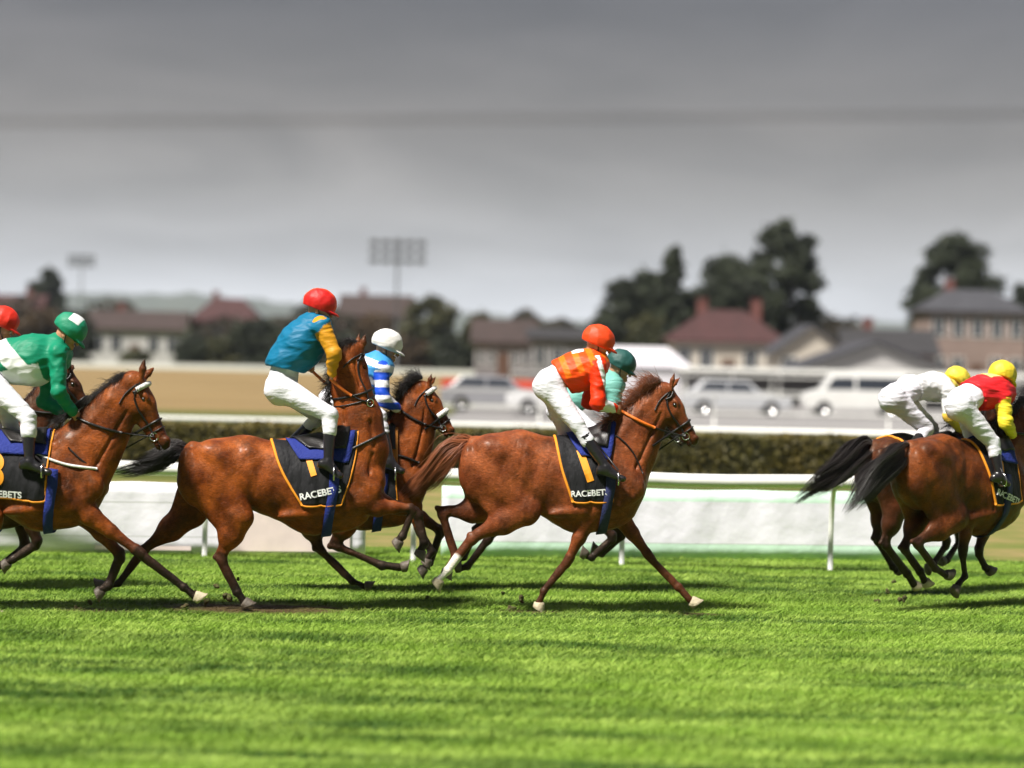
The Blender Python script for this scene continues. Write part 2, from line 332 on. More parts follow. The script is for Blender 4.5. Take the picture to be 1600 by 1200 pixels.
def horse(name, label, fr, cm, hairm, spec, group='race horses galloping'):
    S = spec; q = fr.q
    ax, ay, sx, sy = S['aff']
    def c(X, Y, lat=0.0):
        p = q(ax + (X - 860) * sx, ay + (Y - 760) * sy); p[1] = lat; return p
    ra = lambda p: p * sy / fr.m
    root_loc = (fr.O[0], fr.O[1], 0)
    lo = np.array([-3.2, -0.62, -0.1]); hi = np.array([3.2, 0.62, 2.75])
    pts = [c(700, 700), c(1010, 700)] + [q(*p) for leg in S['fore'] + S['hind'] for p in leg['p']] + [q(*S['poll'][:2], S['poll'][2] if len(S['poll']) > 2 else 0), q(*S['muz'][:2], S['muz'][2] if len(S['muz']) > 2 else 0)]
    pts = np.array(pts); lo[0] = pts[:, 0].min() - .35; hi[0] = pts[:, 0].max() + .35; lo[2] = max(pts[:, 2].min() - .12, -.15); hi[2] = pts[:, 2].max() + .38
    Fd = Field(lo, hi, 0.0125)
    segD = []; segW = []
    # barrel
    st = [(774, 735, 58, .235), (812, 730, 55, .235), (862, 744, 59, .265), (912, 760, 71, .275), (944, 762, 62, .235), (960, 745, 48, .19)]
    for (a, b) in zip(st[:-1], st[1:]):
        rA, rB = ra(a[2]), ra(b[2]); Fd.cone(c(a[0], a[1]), c(b[0], b[1]), rA, rB, sy=(a[3] + b[3]) / (rA + rB), k=.06)
    # withers, croup, dock, tuck of flank
    Fd.cone(c(905, 706), c(962, 700), ra(20), ra(26), sy=.55, k=.12)
    def el(X, Y, lat_, r, ang=0.0, k=.04, op='add'):
        ca, sa = math.cos(R(ang)), math.sin(R(ang)); Fd.ell(c(X, Y, lat_), r, np.array([(ca, 0, sa), (0, 1, 0), (-sa, 0, ca)]), k, op)
    for s_ in (-1, 1):
        el(778, 706, s_ * .12, (.24, .135, .15), -12, .035)                # gluteals
        el(738, 738, s_ * .11, (.11, .115, .27), 8, .03)                     # hamstrings
        el(768, 745, s_ * .165, (.10, .085, .26), 22, .025)
        el(798, 758, s_ * .155, (.085, .085, .25), 28, .03)                   # front of the thigh
        el(822, 700, s_ * .16, (.06, .05, .05), 0, .04)                       # point of hip
        Fd.cone(c(950, 694, s_ * .10), c(988, 757, s_ * .165), .075, .10, sy=.8, k=.03)   # shoulder blade to point
        Fd.cone(c(932, 700, s_ * .13), c(968, 765, s_ * .175), .060, .075, sy=.7, k=.022)
        Fd.cone(c(990, 765, s_ * .160), c(946, 792, s_ * .155), .095, .09, sy=.8, k=.03)      # upper arm
        Fd.cone(c(912, 732, s_ * .17), c(934, 790, s_ * .165), .10, .085, sy=.65, k=.025)      # triceps
        el(992, 748, s_ * .085, (.10, .09, .13), 0, .025)                     # breast
        el(898, 796, s_ * .20, (.26, .06, .05), 8, .05)                       # chest muscle behind the elbow
        Fd.cone(c(944, 720, s_ * .27), c(962, 785, s_ * .285), .022, .018, k=.03, op='sub')
        Fd.cone(c(836, 716, s_ * .28), c(828, 775, s_ * .29), .045, .035, k=.06, op='sub')      # hollow of the flank
        Fd.cone(c(752, 700, s_ * .245), c(764, 745, s_ * .285), .020, .020, k=.025, op='sub'); Fd.cone(c(764, 745, s_ * .285), c(790, 795, s_ * .27), .020, .014, k=.025, op='sub')
        Fd.cone(c(738, 716, s_ * .235), c(744, 790, s_ * .235), .014, .016, k=.02, op='sub')
        Fd.cone(c(800, 700, s_ * .27), c(812, 760, s_ * .275), .022, .020, k=.03, op='sub')
        Fd.cone(c(926, 706, s_ * .225), c(948, 742, s_ * .275), .016, .016, k=.02, op='sub')
        Fd.cone(c(976, 730, s_ * .245), c(992, 790, s_ * .25), .016, .014, k=.02, op='sub')
        Fd.cone(c(915, 745, s_ * .29), c(925, 800, s_ * .275), .020, .016, k=.03, op='sub')
        for rx in (850, 864, 878, 892): Fd.cone(c(rx - 4, 735, s_ * .293), c(rx + 6, 790, s_ * .262), .011, .009, k=.02, op='sub')
    Fd.cone(c(740, 692), c(722, 706), .06, .045, k=.05)
    # neck
    nk = S['neck']
    for (a, b) in zip(nk[:-1], nk[1:]):
        rA, rB = fr.r(a[2]), fr.r(b[2])
        Fd.cone(q(a[0], a[1], a[4] if len(a) > 4 else 0), q(b[0], b[1], b[4] if len(b) > 4 else 0), rA, rB, sy=(a[3] + b[3]) / (rA + rB), k=.07)
    for s_ in (-1, 1):
        for (a, b) in zip(nk[:-2], nk[1:-1]):
            rA, rB = fr.r(a[2]), fr.r(b[2]); A_, B_ = q(a[0], a[1], a[4] if len(a) > 4 else 0), q(b[0], b[1], b[4] if len(b) > 4 else 0); dn = frame3(B_ - A_, (.2, 0, -1))[1]
            Fd.cone(A_ + dn * rA * .55 + np.array([0, s_ * a[3] * .93, 0]), B_ + dn * rB * .55 + np.array([0, s_ * b[3] * .93, 0]), .013, .011, k=.025, op='sub')
            Fd.cone(A_ - dn * rA * .45 + np.array([0, s_ * a[3] * .80, 0]), B_ - dn * rB * .45 + np.array([0, s_ * b[3] * .80, 0]), .030, .026, k=.04)
    # head
    pl = q(S['poll'][0], S['poll'][1], S['poll'][2] if len(S['poll']) > 2 else 0); mz = q(S['muz'][0], S['muz'][1], S['muz'][2] if len(S['muz']) > 2 else 0)
    Lh = np.linalg.norm(mz - pl); k_ = Lh / .58
    side = S.get('facing', (0, 0, 0)); nb = q(nk[-2][0], nk[-2][1], 0)
    M = frame3(mz - pl, nb - pl) if S.get('nbv', True) else frame3(mz - pl, S['jaw'])
    U, Vv, W = M
    def hd(u, v, w_=0.0): return pl + k_ * (u * U + v * Vv + w_ * W)
    cone = lambda a, b, r1, r2, sy=1, k=.03: Fd.cone(a, b, r1 * k_, r2 * k_, sy, k)
    cone(hd(0, .0), hd(.20, .01), .098, .098, .85, .04)
    cone(hd(.18, .0), hd(.47, .02), .088, .052, .82, .03)
    Fd.ell(hd(.15, .075), np.array((.135, .115, .07)) * k_, M, .04)
    for w_ in (-1, 1):
        Fd.ell(hd(.14, .085, w_ * .052), np.array((.10, .088, .022)) * k_, M, .02)
        cone(hd(.20, .005, w_ * .06), hd(.36, .02, w_ * .035), .017, .010, 1, .02)     # facial crest
        Fd.ell(hd(.155, -.045, w_ * .075), np.array((.045, .022, .024)) * k_, M, .02)   # brow
        Fd.ell(hd(.165, -.018, w_ * .095), np.array((.028, .02, .018)) * k_, M, .008, 'sub')
        Fd.ell(hd(.545, -.012, w_ * .036), np.array((.03, .028, .022)) * k_, M, .015)
        Fd.ell(hd(.56, -.015, w_ * .062), np.array((.020, .011, .012)) * k_, M, .008, 'sub')
    cone(hd(.20, .10), hd(.50, .075), .055, .030, .7, .03)
    cone(hd(.46, .018), hd(.555, .022), .052, .050, .92, .02)
    Fd.ell(hd(.555, .078), np.array((.034, .022, .030)) * k_, M, .012)
    Fd.ell(hd(.545, .058), np.array((.07, .006, .07)) * k_, M, .006, 'sub')           # mouth
    ear = S.get('ears', [(-.03, -.20), (-.02, -.21)])
    for w_, (eu, ev) in zip((-1, 1), ear):
        b0 = hd(.02, -.075, w_ * .045); tip = hd(eu, ev, w_ * .07); mid = (b0 + tip) / 2 + (tip - b0) * .02
        Fd.cone(b0, mid, .026, .030, 1, .02); Fd.cone(mid, tip, .029, .004, 1, .01)
        fw = M[0] * .03
        Fd.cone(b0 + fw + (tip - b0) * .25, tip + fw * .75 - (tip - b0) * .1, .016, .006, 1, .008, 'sub')
    segD.append((hd(.50, .03), hd(.58, .03), .07 * k_, .07 * k_, .0, .9)); segD += [(hd(.0, -.1, w_ * .05), hd(ear[0][0], ear[0][1] * .95, w_ * .07), .04, .04, .1, .95) for w_ in (-1, 1)]
    if S.get('blaze'): segW.append((hd(.18, -.09), hd(.47, -.05), .012, .022, 1, 1))
    # legs
    hoofs = []
    for leg in S['fore']:
        sd_ = leg['s']; P = leg['p']; e0 = c(952, 772, sd_ * .155) if 'top' not in leg else q(*leg['top'], sd_ * .155)
        el = q(*P[0], sd_ * .135); kn = q(*P[1], sd_ * .115); ft = q(*P[2], sd_ * .105); hf = q(*P[3], sd_ * .10)
        d1 = (kn - el) / np.linalg.norm(kn - el); d2 = (ft - kn) / np.linalg.norm(ft - kn)
        Fd.cone(e0, el, .105, .088, .8, .06)
        m1 = el + (kn - el) * .45; Fd.cone(el, m1, .088, .060, .8, .03); Fd.cone(m1, kn - d1 * .03, .060, .040, .9, .03)
        Fd.cone(kn - d1 * .035, kn + d2 * .03, .050, .043, .9, .012)
        Fd.cone(kn + d2 * .04, ft, .030, .031, .85, .02); back = frame3(d2, -np.array([1, 0, 0]) if abs(d2[0]) < .9 else np.array([0, 0, -1]))[1]
        Fd.cone(kn + d2 * .05 + back * .032, ft + back * .024, .013, .017, 1, .006)
        Fd.ell(ft + back * .008, (.038, .034, .038), None, .015)
        Fd.cone(ft, hf + (ft - hf) * .30, .029, .034, 1, .015); hoofs.append((ft, hf, leg))
        t0 = leg.get('d0', .35)
        segD.append((el + (kn - el) * t0, kn, .085, .06, 0, .92)); segD.append((kn, ft, .06, .06, .92, 1)); segD.append((ft, hf, .06, .06, 1, 1))
        if leg.get('sock'): segW.append((kn + (ft - kn) * leg['sock'], ft, .05, .06, 1, 1)); segW.append((ft, hf, .06, .06, 1, 1))
    for leg in S['hind']:
        sd_ = leg['s']; P = leg['p']; hp = c(768, 735, sd_ * .13)
        sf = q(*P[0], sd_ * .165); hk = q(*P[1], sd_ * .12); ft = q(*P[2], sd_ * .11); hf = q(*P[3], sd_ * .11)
        d1 = (hk - sf) / np.linalg.norm(hk - sf); d2 = (ft - hk) / np.linalg.norm(ft - hk)
        Fd.cone(hp, sf, .225, .135, .52, .05)
        Fd.cone(c(742, 748, sd_ * .12), sf + (hk - sf) * .38, .13, .085, .60, .05)
        m1 = sf + (hk - sf) * .45; Fd.cone(sf, m1, .134, .116, .68, .035); Fd.cone(m1, hk - d1 * .08, .112, .048, .68, .04)
        bk = -d2 * .02 + (hk - (sf + ft) / 2) / (np.linalg.norm(hk - (sf + ft) / 2) + 1e-6) * .045
        Fd.cone(hk - d1 * .06, hk + d2 * .03, .043, .042, .85, .02); Fd.cone(hk + bk, hk + d2 * .02, .022, .034, .9, .02)
        Fd.cone(sf + (hk - sf) * .6 + bk * .9, hk + bk, .016, .018, 1, .02)
        Fd.cone(hk + d2 * .02, ft, .036, .032, .85, .03); back = frame3(d2, bk)[1]
        Fd.cone(hk + bk * .8 + d2 * .05, ft + back * .026, .015, .018, 1, .006)
        Fd.ell(ft + back * .008, (.040, .036, .040), None, .015)
        Fd.cone(ft, hf + (ft - hf) * .30, .030, .035, 1, .015); hoofs.append((ft, hf, leg))
        t0 = leg.get('d0', .6)
        segD.append((sf + (hk - sf) * t0, hk, .09, .08, 0, .8)); segD.append((hk, ft, .07, .06, .8, 1)); segD.append((ft, hf, .06, .06, 1, 1))
        if leg.get('sock'): segW.append((hk + (ft - hk) * leg['sock'], ft, .05, .06, 1, 1)); segW.append((ft, hf, .06, .06, 1, 1))
    V, F = Fd.mesh()
    nrm = vnormals(V, F)
    V = V + nrm * (wob(V, (9, 9, 5), S.get('seed', 1))[:, None] * .010 + np.abs(wob(V, (18, 18, 9), S.get('seed', 1) + 7, 3))[:, None] * .006)
    dark = seg_mark(V, segD) * S.get('points', 1.0)
    body = mesh_obj(name, V, F, cm, None, True, root_loc, {'dark': dark, 'white': seg_mark(V, segW)})
    body.rotation_euler = (0, 0, fr.yaw); tag(body, label, 'horse', group)
    bvh = BVHTree.FromPolygons([tuple(v) for v in V], [tuple(int(i) for i in f) for f in F])
    # hooves
    for ft, hf, leg in hoofs:
        d = (hf - ft); d /= np.linalg.norm(d); fwd = frame3(d, np.array([1.0, 0, -.2]) if abs(d[0]) < .95 else np.array([0, 0, 1.0]))[1]
        sidev = np.cross(d, fwd); VV = []; FF = []; n = 18
        for j, (t, r_) in enumerate(((-.052, .040), (-.03, .045), (.0, .054), (.018, .058), (.024, .052))):
            for i in range(n):
                a = 2 * math.pi * i / n; VV.append(hf + d * (t - .01 - .018 * math.cos(a) * (1 if j < 2 else -.2)) + fwd * (math.cos(a) * r_ * 1.12 + .010 * j) + sidev * math.sin(a) * r_)
        for j in range(4):
            for i in range(n): FF.append((j * n + i, j * n + (i + 1) % n, (j + 1) * n + (i + 1) % n, (j + 1) * n + i))
        FF.append(tuple(4 * n + i for i in range(n))); FF.append(tuple(reversed(range(n))))
        mesh_obj('hoof', VV, FF, HOOFP if leg.get('sock') or leg.get('pale') else HOOFM, body)
    # eyes
    for w_ in (-1, 1):
        m = MB(); c0 = hd(.165, -.018, w_ * .074)
        for i in range(7):
            for j in range(12):
                th = math.pi * i / 6; ph = 2 * math.pi * j / 12; m.v.append(tuple(c0 + .021 * np.array([math.sin(th) * math.cos(ph), math.sin(th) * math.sin(ph), math.cos(th)])))
        m.f = [(i * 12 + j, i * 12 + (j + 1) % 12, (i + 1) * 12 + (j + 1) % 12, (i + 1) * 12 + j) for i in range(6) for j in range(12)]
        m.build('eye', EYEM, body, True)
    def cast(P, d, off=.008, maxd=1.2):
        h = bvh.ray_cast(Vector(P), Vector(d), maxd)
        return None if h[0] is None else np.array(h[0]) - np.array(d) / np.linalg.norm(d) * off
    def lat(P, s_, off=.008):
        """project a point of the middle plane out onto the near (-1) or far (+1) flank"""
        return cast(np.array([P[0], s_ * .7, P[2]]), (0, -s_, 0), off)
    def hlat(u, v, s_, off=.007):
        P = hd(u, v); d = W * s_; h = cast(P + d * .4, -d, off, .8)
        return h if h is not None else P + d * .05
    # bridle
    wn = -1 if W[1] > 0 else 1; near = wn; b = MB()
    def band(pairs, r, mb):
        pts = [hlat(u, v, near) for u, v in pairs] ; mb.tube(smooth_path(pts, 14), r, 6, flat=1)
        pts = [hlat(u, v, -near) for u, v in pairs]; mb.tube(smooth_path(pts, 14), r, 6)
    band([(.03, -.06), (.10, .03), (.22, .06), (.36, .055), (.46, .06)], .0095, b)
    band([(.05, -.08), (.08, -.03), (.07, .03)], .010, b)
    band([(.03, -.04), (.05, .08), (.10, .17)], .007, b)
    ring = lambda u, r, mb, v0=-.2, v1=.22: mb.tube([p for p in [cast(hd(u, .035) + .35 * (Vv * math.sin(a) + W * math.cos(a)), -(Vv * math.sin(a) + W * math.cos(a)), .007, .5) for a in np.linspace(0, 2 * math.pi, 25)] if p is not None], r, 6)
    ring(.37, .012, b); ring(.44, .007, b)
    br = b.build('bridle', LEATHER, body, True)
    bit = {}
    for s_ in (near, -near):
        b = MB(); c0 = hlat(.475, .062, s_, .012); bit[s_] = c0
        b.tube([c0 + .034 * k_ * (U * math.cos(a) + Vv * math.sin(a)) for a in np.linspace(0, 2 * math.pi, 17)], .006, 6)
        b.build('bit_ring', METAL, br, True)
    if S.get('sheep'):
        b = MB(); pts = [cast(hd(.34, .03) + .35 * (Vv * math.sin(a) + W * math.cos(a)), -(Vv * math.sin(a) + W * math.cos(a)), .016, .5) for a in np.linspace(math.pi * 1.0, math.pi * 2.0, 13)]
        b.tube([p for p in pts if p is not None], .028, 10); b.build('noseband', SHEEP, br, True)
    if S.get('brow'):
        b = MB(); pts = [cast(hd(.07, .0) + .35 * (Vv * math.sin(a) + W * math.cos(a)), -(Vv * math.sin(a) + W * math.cos(a)), .016, .5) for a in np.linspace(math.pi * 1.02, math.pi * 1.98, 11)]
        b.tube([p for p in pts if p is not None], .024, 10); b.build('browband', SHEEP, br, True)
    # reins
    hN = S['hand']; tN = q(hN[0], hN[1], hN[2]); tF = q(hN[3], hN[4], hN[5]) if len(hN) > 3 else tN + np.array([0, .16, 0])
    for s_, tt, s2 in ((near, tN, -1), (-near, tF, 1)):
        A = bit[s_]; col = S.get('rein', 'black'); sp = .42 if col == 'orange' else .0
        def outp(P):
            h = cast(np.array([P[0], s2 * .8, P[2]]), (0, -s2, 0), .012)
            if h is not None and abs(h[1]) > abs(P[1]) * 1 and abs(h[1]) < .35 and (h[1] * s2) > P[1] * s2: P = P.copy(); P[1] = h[1]
            return P
        pts = [outp(A + (tt - A) * t + np.array([0, 0, -.035 * math.sin(math.pi * t)])) for t in np.linspace(0, 1, 16)]
        pts[-1] = tt
        r0 = MB()
        if sp: r0.tube(pts[:8], .0085, 6); r0.build('rein', LEATHER, br, True); r1 = MB(); r1.tube(pts[7:], .0145, 8); r1.build('rein', ORUB, br, True)
        else: r0.tube(pts[:7], .008, 6); r0.tube(pts[6:], .0125, 8); r0.build('rein', LEATHER, br, True)
    # number cloth, pad, girth
    cz = lambda X: c(900, 757)[2]
    def shell(top0, top1, bot0, bot1, off, zb, name_, m, nu=26, nv=46, par=body, span=1.0, thick=True):
        VV = np.zeros((nv + 1, nu + 1, 3)); xt0, xt1, xb0, xb1 = q(top0, 690)[0], q(top1, 690)[0], q(bot0, 785)[0], q(bot1, 785)[0]
        zc = cz(0); thm = R(118) * span
        for j in range(nv + 1):
            v = -1 + 2 * j / nv; th = v * thm; e = abs(v) ** 1.3
            for i in range(nu + 1):
                u = i / nu; X = (xt0 + (xt1 - xt0) * u) * (1 - e) + (xb0 + (xb1 - xb0) * u) * e
                d = np.array([0, math.sin(th), math.cos(th)]); h = cast(np.array([X, 0, zc]), d, 0, .6)
                if h is None: h = np.array([X, 0, zc]) + d * .3
                VV[j, i] = h + d * (off + .006 * math.sin(9 * u + 5 * v) * abs(v))
        F_ = [(j * (nu + 1) + i, j * (nu + 1) + i + 1, (j + 1) * (nu + 1) + i + 1, (j + 1) * (nu + 1) + i) for j in range(nv) for i in range(nu)]
        o = mesh_obj(name_, VV.reshape(-1, 3), F_, m, par)
        sm = o.modifiers.new('thickness', 'SOLIDIFY'); sm.thickness = .008; sm.offset = 1
        return o, VV
    cl = S.get('cloth', (868, 948, 893, 958))
    co, G = shell(cl[0], cl[1], cl[2], cl[3], .010, 0, 'number_cloth', CLOTH)
    b = MB(); edge = list(G[:, 0]); b.tube(edge, .014, 6); b.tube(list(G[0, :]), .013, 6); b.tube(list(G[-1, :]), .013, 6); b.tube(list(G[:, -1]), .010, 6); b.build('trim', TRIM, co, True)
    pd = S.get('pad', (878, 945, 896, 950))
    shell(pd[0], pd[1], pd[2], pd[3], .034, 0, 'saddle_pad', S.get('padmat', BLUEPAD), 14, 26, span=.36)
    # saddle: light racing seat with flaps
    so, SG = shell(pd[0] + 10 * sx, pd[1] - 6 * sx, pd[2] + 12 * sx, pd[3] - 4 * sx, .055, 0, 'saddle', LEATHER, 12, 22, span=.24)
    # girth strap right round
    b = []; X0 = c(S.get('girth', 930), 790)[0]; X1 = c(S.get('girth', 930) - 14, 835)[0]; zc = cz(0); VV = []; n = 0
    for th in np.linspace(R(62), R(298), 48):
        e = min(1, abs(math.pi - th) / (math.pi * .5)); X = X1 + (X0 - X1) * e; d = np.array([0, math.sin(th), math.cos(th)])
        for dx in (-.045, .045):
            h = cast(np.array([X + dx, 0, zc]), d, 0, .52); h = h if h is not None else np.array([X + dx, 0, zc]) + d * .3; VV.append(h + d * .022)
        n += 1
    g = mesh_obj('girth', VV, [(2 * i, 2 * i + 1, 2 * i + 3, 2 * i + 2) for i in range(n - 1)], S.get('girthmat', BLUEPAD), body)
    sm = g.modifiers.new('thickness', 'SOLIDIFY'); sm.thickness = .008; sm.offset = 0
    # lettering on both flanks
    def printtext(txt, size, px, py, ang, m, nm, sx_=1.0):
        cu = bpy.data.curves.new('t', 'FONT'); cu.body = txt; cu.size = size; cu.align_x = 'CENTER'; cu.align_y = 'CENTER'; cu.offset = size * .03
        o = bpy.data.objects.new('t', cu); COL.objects.link(o); dg = bpy.context.evaluated_depsgraph_get(); me = bpy.data.meshes.new_from_object(o.evaluated_get(dg))
        import bmesh
        bm_ = bmesh.new(); bm_.from_mesh(me); bmesh.ops.triangulate(bm_, faces=bm_.faces)
        for _ in range(5):
            lg = [e_ for e_ in bm_.edges if e_.calc_length() > .045]
            if not lg: break
            bmesh.ops.subdivide_edges(bm_, edges=lg, cuts=1); bmesh.ops.triangulate(bm_, faces=bm_.faces)
        bm_.to_mesh(me); bm_.free(); vv = np.array([v.co[:] for v in me.vertices]); ff = [tuple(p.vertices) for p in me.polygons]; bpy.data.objects.remove(o); bpy.data.curves.remove(cu)
        bv = BVHTree.FromPolygons([tuple(x) for x in G.reshape(-1, 3)], [tuple(p.vertices) for p in co.data.polygons])
        for s_ in (-1, 1):
            ca, sa = math.cos(ang * (-s_)), math.sin(ang * (-s_)); c0 = q(px, py); W_ = []
            for x, y, _ in vv:
                x = x * sx_; X = (x * ca - y * sa) * (-s_); Z = x * sa + y * ca
                if s_ > 0: Z = x * sa + y * ca
                P = Vector((c0[0] + X, s_ * .9, c0[2] + Z)); h = bv.ray_cast(P, Vector((0, -s_, 0)), 1.2)
                if h[0] is None: h = bv.find_nearest(Vector((c0[0] + X, s_ * .3, c0[2] + Z)))
                W_.append((h[0].x, h[0].y + s_ * .017, h[0].z))
            mesh_obj(nm, W_, ff, m, co, False)
    for t in S.get('print', []): printtext(*t)
    # stirrups
    if 'stir' in S:
        for s_, (sxp, syp) in zip((-1, 1), S['stir']):
            p = q(sxp, syp, s_ * .37); b = MB(); topp = q(S['stirtop'][0], S['stirtop'][1], s_ * .24)
            b.tube([p + np.array([0, 0, .09]), topp], .009, 6); st_ = b.build('stirrup_leather', LEATHER, body, True); b = MB()
            b.tube([p + np.array([0.0, .052 * math.cos(a), .0 + max(-.045, .075 * math.sin(a))]) for a in np.linspace(-2.2, 2 * math.pi - 2.2, 22)], .008, 6)
            b.build('stirrup_iron', METAL, st_, True)
    # breast girth
    if S.get('breast'):
        for s_ in (-1, 1):
            pts = [lat(q(x, y), s_, .010) for x, y in S['breast']]; pts = [p for p in pts if p is not None]
            if len(pts) > 1: b = MB(); b.tube(smooth_path(pts, 20), .014, 6); b.build('breast_strap', S.get('breastmat', LEATHER), body, True)
    if S.get('martin'):
        for s_ in (-1, 1):
            pts = [lat(q(x, y), s_, .008) for x, y in S['martin']]; pts = [p for p in pts if p is not None]
            if len(pts) > 1: b = MB(); b.tube(smooth_path(pts, 16), .008, 6); b.build('martingale', LEATHER, body, True)
    # tail and mane
    rs = np.random.RandomState(S.get('seed', 1) + 50)
    def strands(paths, r0, mb_name, m):
        VV = []; FF = []
        for P in paths:
            n_ = len(P); base = len(VV)
            for i in range(n_):
                t = P[min(i + 1, n_ - 1)] - P[max(i - 1, 0)]; t = t / (np.linalg.norm(t) + 1e-9); a = np.cross(t, [0, .3, 1]); a /= np.linalg.norm(a) + 1e-9; b_ = np.cross(a, t)
                rr = r0 * (1 - (i / (n_ - 1)) ** 2 * .85)
                for an in (0, 2.1, 4.2): VV.append(P[i] + rr * (a * math.cos(an) + b_ * math.sin(an)))
            for i in range(n_ - 1):
                for k in range(3): FF.append((base + 3 * i + k, base + 3 * i + (k + 1) % 3, base + 3 * i + 3 + (k + 1) % 3, base + 3 * i + 3 + k))
        return mesh_obj(mb_name, VV, np.array(FF), m, body, True)
    tp = [q(*p) for p in S['tail']]; wid = S.get('tailw', [.02, .07, .10, .09, .06, .02]); paths = []
    base = smooth_path(tp, 14); ww = np.interp(np.linspace(0, 1, 14), np.linspace(0, 1, len(wid)), wid)
    for k in range(S.get('ntail', 420) * 3):
        if k == 0: locks = [(rs.randn(3) * np.array([.45, .5, .75]), rs.rand() * 6, .7 + .3 * rs.rand(), rs.randn(3) * .3) for _ in range(26)]
        lk = locks[rs.randint(26)]; o = lk[0] + rs.randn(3) * np.array([.14, .14, .17]) * (2.6 if rs.rand() < .06 else 1); L_ = lk[2] * (.72 + .28 * rs.rand()); ph = lk[1] + .5 * rs.rand(); o2 = lk[3] + rs.randn(3) * .10
        tt = np.linspace(0, L_, 11); P = np.stack([np.interp(tt, np.linspace(0, 1, 14), base[:, i]) for i in range(3)], 1); wv = np.interp(tt, np.linspace(0, 1, 14), ww)
        P = P + wv[:, None] * (o[None] + o2[None] * tt[:, None] ** 2 * 2 + .25 * np.sin(tt * 9 + ph)[:, None] * np.array([0, .5, .8]))
        paths.append(P)
    strands(paths, .0026, 'tail', hairm)
    mp_ = [q(p[0], p[1], p[2] if len(p) > 2 else 0) for p in S['mane']]; base = smooth_path(mp_, 40); paths = []
    flow = np.array(S.get('flow', (-.9, 0, .25))); ml = S.get('manelen', .13)
    for k in range(S.get('nmane', 420) * 3):
        t = rs.rand() * 39; i = int(t); p0 = base[i] + (base[min(i + 1, 39)] - base[i]) * (t - i) + rs.randn(3) * np.array([.006, .012, .006])
        s_ = rs.choice([-1, -1, 1]); d = flow + rs.randn(3) * np.array([.25, .3, .3]) + np.array([0, s_ * .35, 0]); L_ = ml * (.5 + .8 * rs.rand()); P = []
        for u in np.linspace(0, 1, 7): P.append(p0 + d * L_ * u + np.array([0, s_ * .03 * u, -.5 * L_ * u * u + .008 * math.sin(u * 7 + k)]))
        paths.append(np.array(P))
    strands(paths, .0024, 'mane', S.get('manemat', hairm))
    return body, bvh, c, q

# ------------------------------------------------------------------ jockeys
SKIN = mat('skin', (0.50, 0.24, 0.14), 0.5, bump=.15, bscale=80, var=.12, vscale=20)
BREECH = mat('white riding breeches', (0.72, 0.715, 0.77), 0.7, bump=.45, bscale=10, bdist=.03, stretch=(1, 1, 2.2))
BOOT = mat('black leather boot', (0.012, 0.011, 0.012), 0.22, bump=.5, bscale=14, coat=.5)
SILK = mat('racing silks', (1, 1, 1), 0.55, bump=.4, bscale=9, spec=.3, bdist=.03, stretch=(.5, 1, 1.6), attrcol='tint', var=.05, vscale=5)
HELM = mat('silk helmet cover', (1, 1, 1), 0.58, coat=.0, bump=.5, bscale=14, attrcol='tint')
GOG = mat('goggle lens', (0.02, 0.02, 0.022), 0.08, coat=1)
CUFFM = mat('boot cuff', (0.05, 0.045, 0.045), 0.5)

